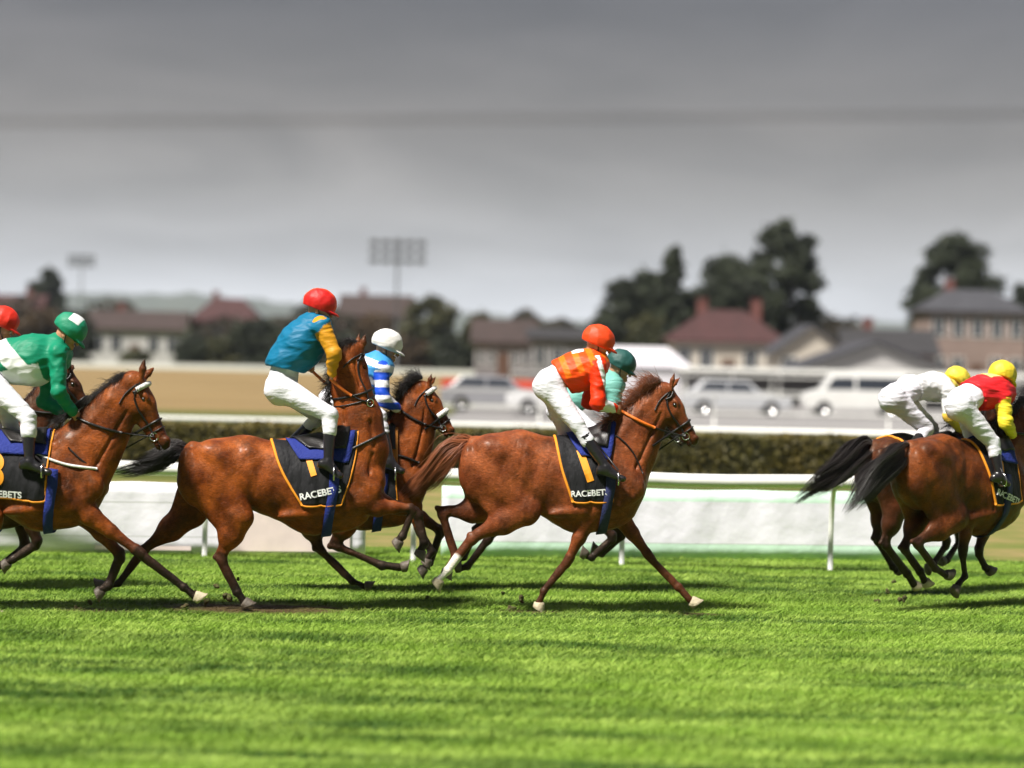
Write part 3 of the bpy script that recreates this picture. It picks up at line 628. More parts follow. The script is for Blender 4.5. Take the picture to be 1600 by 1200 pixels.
def jockey(label, fr, J, tint, htint, group='jockeys'):
    q = fr.q; sc = J.get('sc', 1.0)
    g = {k: q(*v) for k, v in J['pt'].items()}
    P = np.array(list(g.values())); lo = P.min(0) - .26; hi = P.max(0) + .26
    hf = np.array([math.cos(R(J['hp'])) , J.get('hl', 0), math.sin(R(J['hp']))]); hf /= np.linalg.norm(hf)      # facing direction of the head
    M = frame3(hf, (0, 0, 1)); fw, up, sdv = M
    H = g['head']
    hs = J.get('hs', 1.13); hd = lambda f, u, s_=0.0: H + sc * hs * (f * fw + u * up + s_ * sdv)
    def torso(F, o):
        pe, wa, ch = g['pelvis'], g['waist'], g['chest']
        F.cone(pe, wa, (.125 + o) * sc, (.105 + o) * sc, 1.28, .06); F.cone(wa, ch, (.105 + o) * sc, (.128 + o) * sc, 1.28, .06)
        F.cone(ch, (g['shN'] + g['shF']) / 2, (.12 + o) * sc, (.085 + o) * sc, 1.35, .06)
        F.cone(g['shN'], g['shF'], (.062 + o) * sc, (.062 + o) * sc, 1, .06)
    def arms(F, o, cuff=1.0, op=1):
        for s_ in 'NF':
            a, e, h = g['sh' + s_], g['el' + s_], g['ha' + s_]
            F.cone(a, e, (.056 + o) * sc, (.043 + o) * sc, 1, .03); w_ = h + (e - h) * .14
            F.cone(e, e + (w_ - e) * cuff, (.044 + o) * sc, (.030 + o * 1.1) * sc, 1, .025)
    def legs(F, o, lower=True, shin=1.0):
        for s_ in 'NF':
            hp_ = g['hip' + s_]; k_, a = g['kn' + s_], g['an' + s_]
            F.cone(hp_, k_, (.112 + o * 1.4) * sc, (.064 + o) * sc, 1, .05)
            F.ell(hp_ + (g['pelvis'] - g['waist']) * .15, np.array((.13, .12, .13)) * sc + o, None, .05)
            if lower:
                m = k_ + (a - k_) * .35; e = k_ + (a - k_) * shin
                F.cone(k_, m, (.060 + o) * sc, (.056 + o) * sc, 1, .02)
                if shin > .35: F.cone(m, e, (.056 + o) * sc, (.056 - .022 * (shin - .35) / .65 + o) * sc, 1, .02)
    def headp(F, neck=True):
        if neck: F.cone((g['shN'] + g['shF']) / 2 + (H - (g['shN'] + g['shF']) / 2) * .1, hd(-.03, -.05), .058 * sc * hs, .052 * sc * hs, 1, .03)
        F.ell(hd(0, .03), np.array((.098, .105, .078)) * sc * hs, M, .03); F.cone(hd(.035, -.045), hd(.055, -.085), .052 * sc * hs, .034 * sc * hs, .95, .03)
        F.cone(hd(.092, .0), hd(.112, -.035), .010 * sc * hs, .015 * sc * hs, 1, .012)
        F.ell(hd(.092, -.062), np.array((.018, .007, .026)) * sc * hs, M, .01); F.ell(hd(.09, -.09), np.array((.02, .018, .02)) * sc * hs, M, .012)
        for s_ in (-1, 1):
            F.ell(hd(-.005, -.02, s_ * .078), np.array((.022, .032, .010)) * sc * hs, M, .008); F.ell(hd(.06, -.03, s_ * .045), np.array((.03, .025, .02)) * sc * hs, M, .02)
            F.ell(hd(.098, .012, s_ * .032), np.array((.016, .010, .015)) * sc * hs, M, .01, 'sub'); F.ell(hd(.083, .012, s_ * .032), np.array((.012,) * 3) * sc * hs, M, .002)
        F.ell(hd(.118, -.063), np.array((.02, .003, .02)) * sc * hs, M, .003, 'sub')
    def hand(F, s_):
        h, e = g['ha' + s_], g['el' + s_]; d = (h - e) / np.linalg.norm(h - e); gx = np.array(J.get('grip', (1.0, 0, -.35))); gx /= np.linalg.norm(gx)
        lat_ = np.array([0, -1.0 if s_ == 'N' else 1.0, 0]); Mh = frame3(d, (0, 0, 1)); d, u, _ = Mh
        c0 = h - d * .012; F.ell(c0, (.042 * sc, .034 * sc, .017 * sc), np.array([d, u, Mh[2]]), .012)
        for i, (L_, z_) in enumerate(((.9, .030), (1.0, .011), (.95, -.008), (.78, -.026))):
            k0 = c0 + d * (.036 - abs(z_ - .006) * .3) + u * z_; k1 = k0 + (d * .018 - lat_ * .022) * L_; k2 = k1 + (-d * .026 - lat_ * .012) * L_; k3 = k2 + (-d * .014 + lat_ * .012) * L_
            F.cone(k0, k1, .0105, .0098, 1, .004); F.cone(k1, k2, .0098, .009, 1, .003); F.cone(k2, k3, .009, .008, 1, .003)
        t0 = c0 - d * .012 + u * .028; t1 = t0 + d * .03 + u * .016 - lat_ * .014; t2 = t1 + d * .022 - u * .008 - lat_ * .014
        F.cone(t0, t1, .014, .011, 1, .01); F.cone(t1, t2, .011, .009, 1, .004)
        F.cone(h - (h - e) * .14, c0, .029 * sc, .026 * sc, .9, .012)
    seed = J.get('seed', 3)
    # skin: the whole body as one surface
    B = Field(lo, hi, .0085); torso(B, -.018); arms(B, -.010 if not J.get('bare') else -.004); legs(B, -.012); headp(B)
    for s_ in 'NF':
        B.cone(g['an' + s_], g['to' + s_], .036 * sc, .026 * sc, 1, .02); hand(B, s_)
    V, F = B.mesh(); body = mesh_obj('person', V, F, SKIN, None, True, (fr.O[0], fr.O[1], 0)); body.rotation_euler = (0, 0, fr.yaw); tag(body, label, 'person', group)
    # silks
    B = Field(lo, hi, .0100); torso(B, .022); B.cone(g['chest'], g['chest'] + (H - g['chest']) * .62, .105 * sc, .062 * sc, 1.2, .05)
    bl = [(q(x, y), r_ / fr.m) for x, y, r_ in J.get('bil', [])]
    for (a_, ra_), (b_, rb_) in zip(bl[:-1], bl[1:]): B.cone(a_, b_, ra_, rb_, 1.12, .06)
    axd = (g['pelvis'] - g['waist']); axd /= np.linalg.norm(axd)
    B.plane_cut(g['waist'] + axd * J.get('hem', .05), axd)
    B.F = np.minimum(B.F, 9)
    A2 = Field(lo, hi, .0100)
    for s_ in 'NF':
        a, e, h = g['sh' + s_], g['el' + s_], g['ha' + s_]; cf = J.get('cuff' + s_, .82)
        A2.cone(a, e, .080 * sc, .066 * sc, 1, .03); A2.cone(e, e + (h - e) * cf, .068 * sc, .046 * sc, 1, .03)
    for s_ in 'N': pass
    kk = .03; hh = np.maximum(kk - np.abs(B.F - A2.F), 0) / kk; B.F = (np.minimum(B.F, A2.F) - hh * hh * kk * .25).astype(np.float32)
    V, F = B.mesh(); n_ = vnormals(V, F); V = V + n_ * (.010 * wob(V, (10, 12, 20), seed, 6) + .014 * (.45 - np.abs(wob(V, (12, 14, 24), seed + 2, 4))) + .007 * (.4 - np.abs(wob(V, (16, 20, 62), seed + 3, 3))))[:, None]
    def armdist(V):
        o = np.full(len(V), 9.0)
        for s_ in 'NF':
            for a, b in ((g['sh' + s_], g['el' + s_]), (g['el' + s_], g['ha' + s_])):
                d = b - a; t = np.clip((V - a) @ d / (d @ d), 0, 1); o = np.minimum(o, np.linalg.norm(V - a - t[:, None] * d, axis=1) - .068 * sc)
        return o
    ax0 = g['pelvis']; ax1 = (g['shN'] + g['shF']) / 2; dd = ax1 - ax0; tpar = (V - ax0) @ dd / (dd @ dd); upv = frame3(dd, (-.3, 0, 1))[1]; hgt = (V - ax0 - tpar[:, None] * dd) @ upv
    T = tint(dict(V=V, arm=armdist(V), t=tpar, h=hgt, g=g, n=n_))
    mesh_obj('silks', V, F, SILK, body, True, None, {'tint': T})
    # breeches down to the boot top
    B = Field(lo, hi, .0100)
    pe, wa = g['pelvis'], g['waist']; B.cone(pe, wa, .142 * sc, .122 * sc, 1.28, .06); B.plane_cut(wa + axd * (-.03), -axd); legs(B, .010, True, J.get('shin', .30))
    V, F = B.mesh(); n_ = vnormals(V, F); V = V + n_ * (.006 * wob(V, (14, 14, 30), seed + 5, 6) + .010 * (.4 - np.abs(wob(V, (12, 12, 34), seed + 6, 3))) + .003 * (.4 - np.abs(wob(V, (24, 24, 70), seed + 8, 3))))[:, None]
    mesh_obj('breeches', V, F, BREECH, body)
    # boots
    for s_ in 'NF':
        k_, a, t_ = g['kn' + s_], g['an' + s_], g['to' + s_]; pts = np.array([k_, a, t_]); B = Field(pts.min(0) - .16, pts.max(0) + .16, .0085)
        st_ = k_ + (a - k_) * (J.get('shin', .30) - .02); B.cone(st_, a, .062 * sc, .043 * sc, 1, .02); foot = frame3(t_ - a, (0, 0, -1)); heel = a - foot[0] * .04 + foot[1] * .045
        B.cone(a, heel, .040 * sc, .036 * sc, .9, .03); B.cone(heel, t_, .036 * sc, .032 * sc, 1.15, .03); B.cone(a, a + (t_ - a) * .5, .04 * sc, .033 * sc, 1, .03); B.ell(heel + foot[1] * .028, (.03, .03, .022), None, .01)
        B.plane_cut(st_, (k_ - a)); V, F = B.mesh(); n_ = vnormals(V, F); V = V + n_ * (.003 * np.abs(wob(V, (20, 20, 60), seed, 5)))[:, None]
        mesh_obj('boot', V, F, BOOT, body)
    # helmet with cover and peak
    B = Field(H - .24, H + .24, .0065)
    Mh = frame3(fw, up); B.ell(hd(-.008, .045), np.array((.142, .122, .118)) * sc * hs, M, .02)
    B.plane_cut(hd(0, -.012), -(up + .10 * fw)); pk = Field(H - .24, H + .24, .0065)
    pk.ell(hd(.095, -.002), np.array((.088, .014, .082)) * sc * hs, frame3(fw - .28 * up, up), .01); pk.plane_cut(hd(.07, 0), -fw)
    kk = .015; hh = np.maximum(kk - np.abs(B.F - pk.F), 0) / kk; B.F = (np.minimum(B.F, pk.F) - hh * hh * kk * .25).astype(np.float32)
    for s_ in (-1, 1): B.cone(hd(-.10, .08, s_ * .045), hd(.10, .085, s_ * .055), .004, .004, 1, .006)
    V, F = B.mesh(); V = V + vnormals(V, F) * (.0035 * wob(V, (25, 25, 25), seed + 9, 4) + .006 * (.4 - np.abs(wob(V, (30, 30, 30), seed + 10, 3))))[:, None]
    T = htint(dict(f=(V - H) @ fw, u=(V - H) @ up, s=(V - H) @ sdv, V=V))
    he = mesh_obj('helmet', V, F, HELM, body, True, None, {'tint': T})
    b = MB()
    for s_ in (-1, 1): b.tube(smooth_path([hd(.0, .0, s_ * .088), hd(.02, -.06, s_ * .072), hd(.05, -.115, s_ * .02)], 9), .006, 6)
    b.build('chin_strap', LEATHER, he, True)
    B = Field(H - .2, H + .2, .0065); B.ell(hd(.080, -.002), np.array((.040, .034, .076)) * sc * hs, M, .01); V, F = B.mesh(); mesh_obj('goggles', V, F, GOG, body)
    return body

def flat(c): 
    return lambda a: np.tile(np.array(c, float), (len(a['V']), 1))
# ------------------------------------------------------------------ the field of horses and riders
BAY = coat_mat('bay coat', (0.105, 0.020, 0.0035), (0.33, 0.078, 0.012))
BAYD = coat_mat('dark bay coat', (0.045, 0.013, 0.006), (0.09, 0.026, 0.010))
CHEST = coat_mat('chestnut coat', (0.125, 0.027, 0.008), (0.31, 0.080, 0.024), (0.05, 0.018, 0.01))
BAYM = coat_mat('brown bay coat', (0.060, 0.014, 0.004), (0.21, 0.052, 0.012))
BLACKHAIR = mat('black horse hair', (0.018, 0.013, 0.012), 0.4, spec=.6, sheen=.2)
REDHAIR = mat('chestnut horse hair', (0.26, 0.075, 0.022), 0.4, spec=.6, sheen=.2)
PURP = mat('purple saddle towel', (0.10, 0.01, 0.10), 0.7, bump=.5, bscale=40)
ORPAD = mat('ochre saddle towel', (0.55, 0.20, 0.03), 0.7, bump=.5, bscale=40)
REDPAD = mat('red saddle towel', (0.5, 0.02, 0.03), 0.7, bump=.5, bscale=40)
NAVY = mat('navy webbing', (0.012, 0.018, 0.09), 0.7, bump=.5, bscale=60)
WHITEW = mat('white webbing', (0.75, 0.74, 0.72), 0.7, bump=.4, bscale=60)

def J2(a, b): return a + b
# --- chestnut in the middle
f4 = Frame(862, 24.3)
h4 = horse('horse', 'chestnut horse with a flying red-brown tail under the jockey in orange', f4, CHEST, REDHAIR, dict(
    aff=(860, 760, 1, 1), seed=4, points=.75, neck=[(955, 735, 56, .19), (978, 702, 46, .14), (1000, 668, 36, .105), (1022, 636, 26, .085), (1034, 618, 18, .07)],
    poll=(1036, 612), muz=(1089, 690), ears=[(-.10, -.20), (-.02, -.215)],
    fore=[dict(s=-1, p=[(918, 812), (888, 876), (850, 925), (838, 950)], d0=.7, pale=1), dict(s=1, p=[(968, 806), (1014, 868), (1060, 917), (1086, 946)], d0=.6, pale=1)],
    hind=[dict(s=-1, p=[(822, 797), (739, 840), (700, 892), (679, 912)], sock=.66), dict(s=1, p=[(775, 795), (690, 800), (712, 868), (694, 897)], d0=.2)],
    tail=[(736, 690), (712, 696), (690, 720), (662, 750), (628, 778)], tailw=[.03, .06, .085, .08, .06, .03], ntail=700,
    blaze=True, mane=[(955, 668), (975, 650), (1000, 624), (1020, 606), (1034, 598)], flow=(-.8, 0, .75), manelen=.15, nmane=600,
    hand=(967, 640, -.08, 972, 645, .10), rein='orange', cloth=(866, 944, 894, 956), pad=(884, 962, 905, 950), girth=952, girthmat=NAVY,
    print=[('1', .42, 914, 728, .35, PRINTO, 'number'), ('RACEBETS', .078, 920, 768, .08, PRINTW, 'lettering')],
    stir=[(966, 750), (966, 742)], stirtop=(930, 690), martin=[(950, 676), (968, 684), (988, 706), (1003, 738)]))
# --- bay with the head up
f2 = Frame(436, 24.0)
h2 = horse('horse', 'bay horse with its head held up high under the jockey in turquoise and yellow', f2, BAY, BLACKHAIR, dict(
    aff=(436, 765, 1.12, .97), seed=2, neck=[(548, 735, 56, .20), (562, 700, 42, .15), (560, 655, 35, .12), (548, 605, 28, .10), (543, 568, 22, .08), (546, 552, 16, .07)],
    poll=(550, 549, .02), muz=(574, 640, .14), jaw=(-.8, -.5, 0), nbv=False, ears=[(-.13, -.15), (-.13, -.16)],
    fore=[dict(s=-1, p=[(590, 792), (647, 794), (630, 838), (616, 850)], d0=.5), dict(s=1, p=[(596, 788), (652, 800), (664, 850), (652, 868)], d0=.5)],
    hind=[dict(s=-1, p=[(372, 808), (345, 872), (372, 925), (386, 948)]), dict(s=1, p=[(300, 800), (226, 858), (186, 912), (152, 918)], d0=.5)],
    tail=[(290, 700), (272, 700), (250, 714), (215, 728), (165, 742)], tailw=[.025, .06, .085, .07, .05, .02], ntail=520,
    mane=[(520, 655), (516, 620), (522, 580), (530, 550), (545, 533), (558, 534)], flow=(-.6, 0, .1), manelen=.12,
    hand=(516, 592, -.16, 486, 578, .10), rein='orange', cloth=(424, 562, 476, 536), pad=(446, 560, 470, 545), girth=939, facing=(0, 0, 0),
    print=[('1', .36, 488, 722, .35, PRINTO, 'number'), ('RACEBETS', .085, 504, 768, .22, PRINTW, 'lettering')],
    stir=[(522, 742), (500, 738)], stirtop=(505, 700), breast=[(520, 712), (545, 703), (565, 694), (590, 682), (602, 676)]))
# --- bay at the left edge
f1 = Frame(17, 23.5)
h1 = horse('horse', 'bay horse at the left edge under the jockey in green and white', f1, BAY, BLACKHAIR, dict(
    aff=(17, 758, 1.02, .98), seed=1, neck=[(112, 735, 58, .19), (135, 705, 50, .15), (160, 670, 40, .11), (186, 632, 32, .09), (203, 606, 20, .075)],
    poll=(208, 598), muz=(262, 694), ears=[(-.12, -.185), (-.03, -.20)], brow=True,
    fore=[dict(s=-1, p=[(142, 806), (216, 862), (288, 917), (312, 938)], d0=.75, pale=1), dict(s=1, p=[(130, 806), (190, 868), (170, 915), (150, 926)], d0=.6)],
    hind=[dict(s=-1, p=[(-20, 812), (-72, 872), (-28, 932), (4, 968)], pale=1), dict(s=1, p=[(-60, 808), (-130, 862), (-100, 925), (-82, 950)])],
    tail=[(-112, 695), (-135, 700), (-165, 725), (-200, 755)],
    mane=[(92, 660), (120, 640), (150, 618), (180, 596), (203, 584)], flow=(-.7, 0, .15), manelen=.10,
    hand=(118, 652, -.10, 122, 648, .10), cloth=(-25, 85, -10, 78), pad=(-10, 80, 8, 80), girth=932,
    print=[('8', .42, -2, 735, .0, PRINTO, 'number'), ('RACEBETS', .085, 10, 770, -.03, PRINTW, 'lettering')],
    stir=[(66, 738), (50, 732)], stirtop=(40, 700), breast=[(60, 706), (86, 716), (110, 724), (135, 728), (156, 731)], breastmat=WHITEW, martin=[(90, 668), (112, 698), (133, 717), (152, 731)]))
# --- bay between them, on the far side
f3 = Frame(528, 25.8)
h3 = horse('horse', 'bay horse with white nose sheepskin under the blue and white striped jockey', f3, BAY, BLACKHAIR, dict(
    aff=(525, 762, .97, .92), seed=3, neck=[(612, 735, 52, .19), (628, 702, 44, .14), (642, 668, 34, .105), (650, 636, 26, .085), (656, 616, 18, .07)],
    poll=(660, 608), muz=(708, 676), ears=[(-.09, -.19), (-.03, -.20)], sheep=True, brow=True,
    fore=[dict(s=-1, p=[(645, 792), (655, 828), (676, 862), (662, 880)]), dict(s=1, p=[(630, 790), (690, 830), (672, 880), (655, 892)])],
    hind=[dict(s=-1, p=[(545, 800), (525, 853), (598, 883), (636, 888)], d0=.3), dict(s=1, p=[(480, 800), (500, 858), (552, 908), (578, 920)], d0=.3)],
    tail=[(400, 700), (380, 706), (350, 730), (320, 750)],
    mane=[(612, 662), (622, 640), (634, 612), (648, 596), (660, 590)], flow=(-.55, 0, .7), manelen=.14, nmane=600,
    hand=(626, 641, -.10), cloth=(525, 618, 545, 622), pad=(560, 622, 560, 622), padmat=ORPAD, girth=938,
    stir=[(618, 742), (610, 738)], stirtop=(600, 700), breast=[(600, 706), (630, 712), (655, 722)]))
# --- hidden behind the left bay
f0 = Frame(-70, 25.3)
h0 = horse('horse', 'dark bay horse mostly hidden behind the horse of the green jockey', f0, BAYD, BLACKHAIR, dict(
    aff=(-70, 762, .97, .92), seed=6, neck=[(20, 730, 52, .19), (44, 690, 42, .14), (66, 650, 34, .105), (84, 614, 26, .085), (96, 592, 18, .07)],
    poll=(100, 584), muz=(146, 646), ears=[(-.09, -.14), (-.03, -.14)],
    fore=[dict(s=-1, p=[(40, 800), (60, 850), (20, 875), (4, 882)]), dict(s=1, p=[(30, 800), (40, 855), (0, 885), (-14, 892)])],
    hind=[dict(s=-1, p=[(-110, 800), (-150, 860), (-120, 910), (-104, 930)]), dict(s=1, p=[(-130, 800), (-170, 850), (-190, 900), (-210, 905)])],
    tail=[(-192, 700), (-215, 706), (-240, 730), (-270, 750)], mane=[(10, 655), (40, 630), (70, 596), (96, 575)], flow=(-.6, 0, .1), manelen=.08,
    hand=(40, 640, -.10), girth=938, cloth=(-60, 20, -50, 15), pad=(-50, 15, -40, 15), padmat=REDPAD, stir=[(0, 735), (0, 735)], stirtop=(-10, 700)))
# --- hidden behind the chestnut
f5 = Frame(850, 26.4)
h5 = horse('horse', 'dark bay horse hidden behind the chestnut, under the dark green helmet', f5, BAYD, BLACKHAIR, dict(
    aff=(850, 760, .93, .90), seed=7, neck=[(930, 735, 50, .19), (955, 708, 42, .14), (980, 678, 33, .105), (1004, 655, 26, .085), (1018, 645, 18, .07)],
    poll=(1022, 640), muz=(1072, 690), ears=[(-.09, -.12), (-.03, -.12)],
    fore=[dict(s=-1, p=[(920, 800), (960, 840), (925, 872), (908, 866)]), dict(s=1, p=[(925, 800), (975, 835), (940, 865), (925, 860)])],
    hind=[dict(s=-1, p=[(800, 795), (765, 840), (730, 885), (712, 890)]), dict(s=1, p=[(780, 795), (745, 830), (725, 870), (708, 876)])],
    tail=[(752, 700), (752, 722), (756, 748), (760, 772)], ntail=120, mane=[(920, 672), (955, 655), (985, 640), (1012, 630)], flow=(-.4, 0, .0), manelen=.06,
    hand=(1000, 640, -.10), girth=938, cloth=(858, 958, 870, 950), pad=(880, 985, 890, 975), padmat=PURP, stir=[(960, 735), (960, 735)], stirtop=(930, 700)))
# --- two at the right edge, bending away from the camera
f6 = Frame(1490, 25.5, 38)
h6 = horse('horse', 'bay horse at the right edge under the jockey in red and yellow', f6, BAYM, BLACKHAIR, dict(
    aff=(1498, 765, .62, .98), seed=5, neck=[(1560, 735, 54, .19), (1580, 705, 44, .14), (1602, 672, 36, .105), (1624, 640, 28, .085), (1634, 625, 18, .07)],
    poll=(1638, 618), muz=(1680, 680),
    fore=[dict(s=-1, p=[(1512, 812), (1504, 862), (1508, 900), (1490, 922)], d0=.4), dict(s=1, p=[(1545, 812), (1528, 862), (1540, 886), (1548, 896)], d0=.4)],
    hind=[dict(s=-1, p=[(1494, 808), (1432, 848), (1462, 888), (1484, 902)], d0=.6), dict(s=1, p=[(1440, 800), (1412, 856), (1438, 892), (1448, 916)], d0=.3, pale=1)],
    tail=[(1418, 706), (1402, 712), (1375, 740), (1345, 770), (1318, 806)], tailw=[.03, .06, .10, .10, .07, .03], ntail=520,
    mane=[(1548, 668), (1575, 650), (1600, 625), (1626, 604)], hand=(1582, 676, -.10, 1590, 680, .10), girth=930, girthmat=NAVY,
    cloth=(1508, 1563, 1522, 1568), pad=(1520, 1560, 1530, 1562), print=[('7', .36, 1530, 738, .2, PRINTO, 'number'), ('RACEBETS', .085, 1540, 774, -.3, PRINTW, 'lettering')],
    stir=[(1566, 752), (1580, 745)], stirtop=(1545, 700)))
f7 = Frame(1440, 27.0, 38)
h7 = horse('horse', 'dark bay horse with long black tail under the pale grey jockey', f7, BAYD, BLACKHAIR, dict(
    aff=(1436, 758, .58, .90), seed=8, neck=[(1500, 730, 50, .19), (1518, 705, 42, .14), (1536, 680, 33, .105), (1552, 655, 26, .085), (1560, 640, 18, .07)],
    poll=(1563, 634), muz=(1600, 690),
    fore=[dict(s=-1, p=[(1470, 800), (1480, 850), (1460, 880), (1450, 885)]), dict(s=1, p=[(1485, 800), (1500, 845), (1480, 875), (1470, 880)])],
    hind=[dict(s=-1, p=[(1400, 795), (1383, 850), (1418, 896), (1432, 920)], d0=.3, pale=1), dict(s=1, p=[(1380, 790), (1370, 842), (1395, 885), (1405, 895)], d0=.3)],
    tail=[(1362, 700), (1345, 706), (1312, 735), (1278, 758), (1238, 790)], tailw=[.03, .07, .10, .09, .07, .03], ntail=520,
    mane=[(1490, 665), (1515, 650), (1540, 630), (1556, 620)], hand=(1500, 670, -.10, 1505, 672, .10), girth=930, girthmat=NAVY,
    cloth=(1388, 1485, 1400, 1485), pad=(1440, 1485, 1440, 1485), stir=[(1500, 745), (1510, 740)], stirtop=(1480, 700)))

def pt(head, neckless=None, **k): return dict(head=head, **k)
TURQ, YEL, ORG, WHT = np.array((.0, .135, .26)), np.array((.60, .27, .012)), np.array((.80, .065, .002)), np.array((.80, .80, .82))
def t2(a): return np.where((a['arm'] < .022)[:, None], YEL, TURQ)
j2 = jockey('jockey standing tall in a turquoise top with yellow sleeves and a red helmet', f2, dict(seed=21, bil=[(488, 516, 27), (470, 540, 34), (448, 566, 32)], hp=-14, hem=.06, shin=.28, pt=dict(
    head=(499, 482, -.02), pelvis=(441, 598, 0), waist=(448, 566, 0), chest=(482, 522, 0), shN=(502, 508, -.17), shF=(496, 506, .17), elN=(522, 552, -.24), elF=(470, 566, .22),
    haN=(518, 588, -.16), haF=(486, 576, .12), hipN=(438, 606, -.10), hipF=(440, 606, .10), knN=(516, 648, -.26), knF=(502, 650, .26), anN=(513, 724, -.33), anF=(452, 694, .33), toN=(531, 743, -.36), toF=(440, 708, .36))),
    t2, lambda a: np.where((np.abs(a['s'] + .0) > .052)[:, None], np.array((.58, .006, .004)), np.array((.78, .05, .002))))
def t4(a):
    V = a['V']; c_ = np.tile(ORG, (len(V), 1)); arm = a['arm'] < .022
    c_[:, 1] = np.where(arm, .035, c_[:, 1] + .10 * (np.sin(a['t'] * 22) > .2) * (a['h'] > -.02))
    g = a['g']; 
    st = arm & (np.abs(((V - g['shN']) @ np.array([.95, 0, .3])) - .02) < .022) & (V[:, 1] < 0); c_[st] = WHT
    st = arm & (np.linalg.norm(V - g['elN'] - (g['haN'] - g['elN']) * .35, axis=1) < .085); c_[st] = WHT
    lab = (~arm) & (a['t'] > .60) & (a['t'] < .84) & (np.abs(V[:, 1]) < .10) & (a['h'] > .08); c_[lab] = WHT; return c_
j4 = jockey('jockey in orange silks and an orange helmet leaning over the chestnut horse', f4, dict(seed=22, bil=[(926, 568, 22), (905, 580, 29), (882, 588, 27)], hp=-16, hem=.03, shin=.26, cuffN=.78, pt=dict(
    head=(934, 538, -.02), pelvis=(862, 596, 0), waist=(880, 584, 0), chest=(914, 574, 0), shN=(934, 570, -.17), shF=(932, 568, .17), elN=(934, 630, -.24), elF=(920, 628, .22),
    haN=(966, 641, -.10), haF=(970, 643, .10), hipN=(858, 602, -.10), hipF=(862, 604, .10), knN=(902, 664, -.24), knF=(884, 676, .20), anN=(948, 732, -.33), anF=(905, 728, .33), toN=(973, 748, -.36), toF=(928, 742, .36))),
    t4, flat((.78, .055, .002)))
GR = np.array((.002, .21, .11))
def t1(a):
    V = a['V']; c_ = np.tile(GR, (len(V), 1)); t = a['t'] + a['h'] * .9; arm = a['arm'] < .022
    c_[(~arm) & (t > .34) & (t < .62)] = (.78, .79, .80); c_[(~arm) & (a['h'] < -.06) & (a['t'] > .25) & (a['t'] < .8)] = (.76, .77, .78); return c_
j1 = jockey('jockey crouching in green and white silks with a green helmet', f1, dict(seed=23, bil=[(84, 556, 28), (55, 563, 37), (20, 565, 35)], hp=-34, hem=.02, shin=.36, pt=dict(
    head=(107, 520, -.02), pelvis=(-28, 578, 0), waist=(0, 562, 0), chest=(58, 552, 0), shN=(90, 552, -.17), shF=(86, 552, .17), elN=(92, 612, -.22), elF=(70, 628, .20),
    haN=(118, 650, -.10), haF=(116, 650, .10), hipN=(-22, 590, -.10), hipF=(-24, 592, .10), knN=(44, 652, -.26), knF=(15, 655, .22), anN=(46, 722, -.33), anF=(35, 722, .33), toN=(76, 738, -.36), toF=(60, 732, .36))),
    t1, lambda a: np.where(((a['u'] > .115) & (a['f'] > -.06) & (a['f'] < .05))[:, None], np.array((.78, .8, .8)), GR * 1.05))
def t3(a):
    V = a['V']; g = a['g']; arm = a['arm'] < .022; c_ = np.tile(np.array((.05, .28, .62)), (len(V), 1)); c_[(~arm) & (np.sin(V[:, 2] * 34 + V[:, 0] * 12) > .35)] = (.8, .82, .86)
    c_[arm & (np.sin(V[:, 2] * 42 + .3) > .0)] = (.80, .80, .83); c_[arm & (np.sin(V[:, 2] * 42 + .3) <= .0)] = (.01, .07, .55); return c_
j3 = jockey('jockey in blue and white striped silks with a white helmet', f3, dict(seed=24, bil=[(592, 572, 22), (570, 588, 27), (550, 602, 26)], hp=-16, hem=.03, shin=.30, pt=dict(
    head=(604, 543, -.02), pelvis=(524, 622, 0), waist=(540, 604, 0), chest=(574, 580, 0), shN=(596, 576, -.17), shF=(594, 574, .17), elN=(598, 622, -.24), elF=(590, 622, .22),
    haN=(624, 640, -.10), haF=(626, 640, .10), hipN=(520, 628, -.10), hipF=(522, 628, .10), knN=(592, 650, -.26), knF=(584, 654, .26), anN=(610, 722, -.33), anF=(604, 722, .33), toN=(628, 736, -.36), toF=(622, 734, .36))),
    t3, flat((.74, .73, .70)))
j0 = jockey('jockey with a red peaked helmet just behind the green jockey', f0, dict(seed=25, hp=-20, pt=dict(
    head=(4, 508, -.02), pelvis=(-110, 590, 0), waist=(-88, 572, 0), chest=(-42, 556, 0), shN=(-14, 550, -.17), shF=(-14, 550, .17), elN=(-4, 606, -.22), elF=(-4, 606, .22),
    haN=(34, 636, -.10), haF=(36, 636, .10), hipN=(-108, 598, -.10), hipF=(-108, 598, .10), knN=(-42, 650, -.26), knF=(-42, 650, .26), anN=(-20, 722, -.33), anF=(-20, 722, .33), toN=(2, 736, -.36), toF=(2, 736, .36))),
    flat((.72, .70, .72)), flat((.70, .02, .004)))
j5 = jockey('jockey in mint silks and dark green helmet behind the orange jockey', f5, dict(seed=26, hp=-22, pt=dict(
    head=(969, 574, -.02), pelvis=(880, 634, 0), waist=(900, 622, 0), chest=(938, 606, 0), shN=(960, 602, -.17), shF=(958, 602, .17), elN=(960, 640, -.22), elF=(958, 640, .22),
    haN=(998, 646, -.10), haF=(1000, 646, .10), hipN=(878, 640, -.10), hipF=(878, 640, .10), knN=(925, 672, -.26), knF=(925, 672, .26), anN=(935, 728, -.33), anF=(935, 728, .33), toN=(955, 738, -.36), toF=(955, 738, .36))),
    flat((.16, .42, .36)), flat((.01, .075, .065)))
def t6(a):
    V = a['V']; c_ = np.tile(np.array((.68, .015, .02)), (len(V), 1)); arm = a['arm'] < .022; c_[arm] = (.85, .66, .04)
    c_[(~arm) & (a['t'] > .52) & (a['t'] < .80) & (np.abs(V[:, 1] + .02) < .10) & (a['h'] > .05)] = (.80, .62, .20); return c_
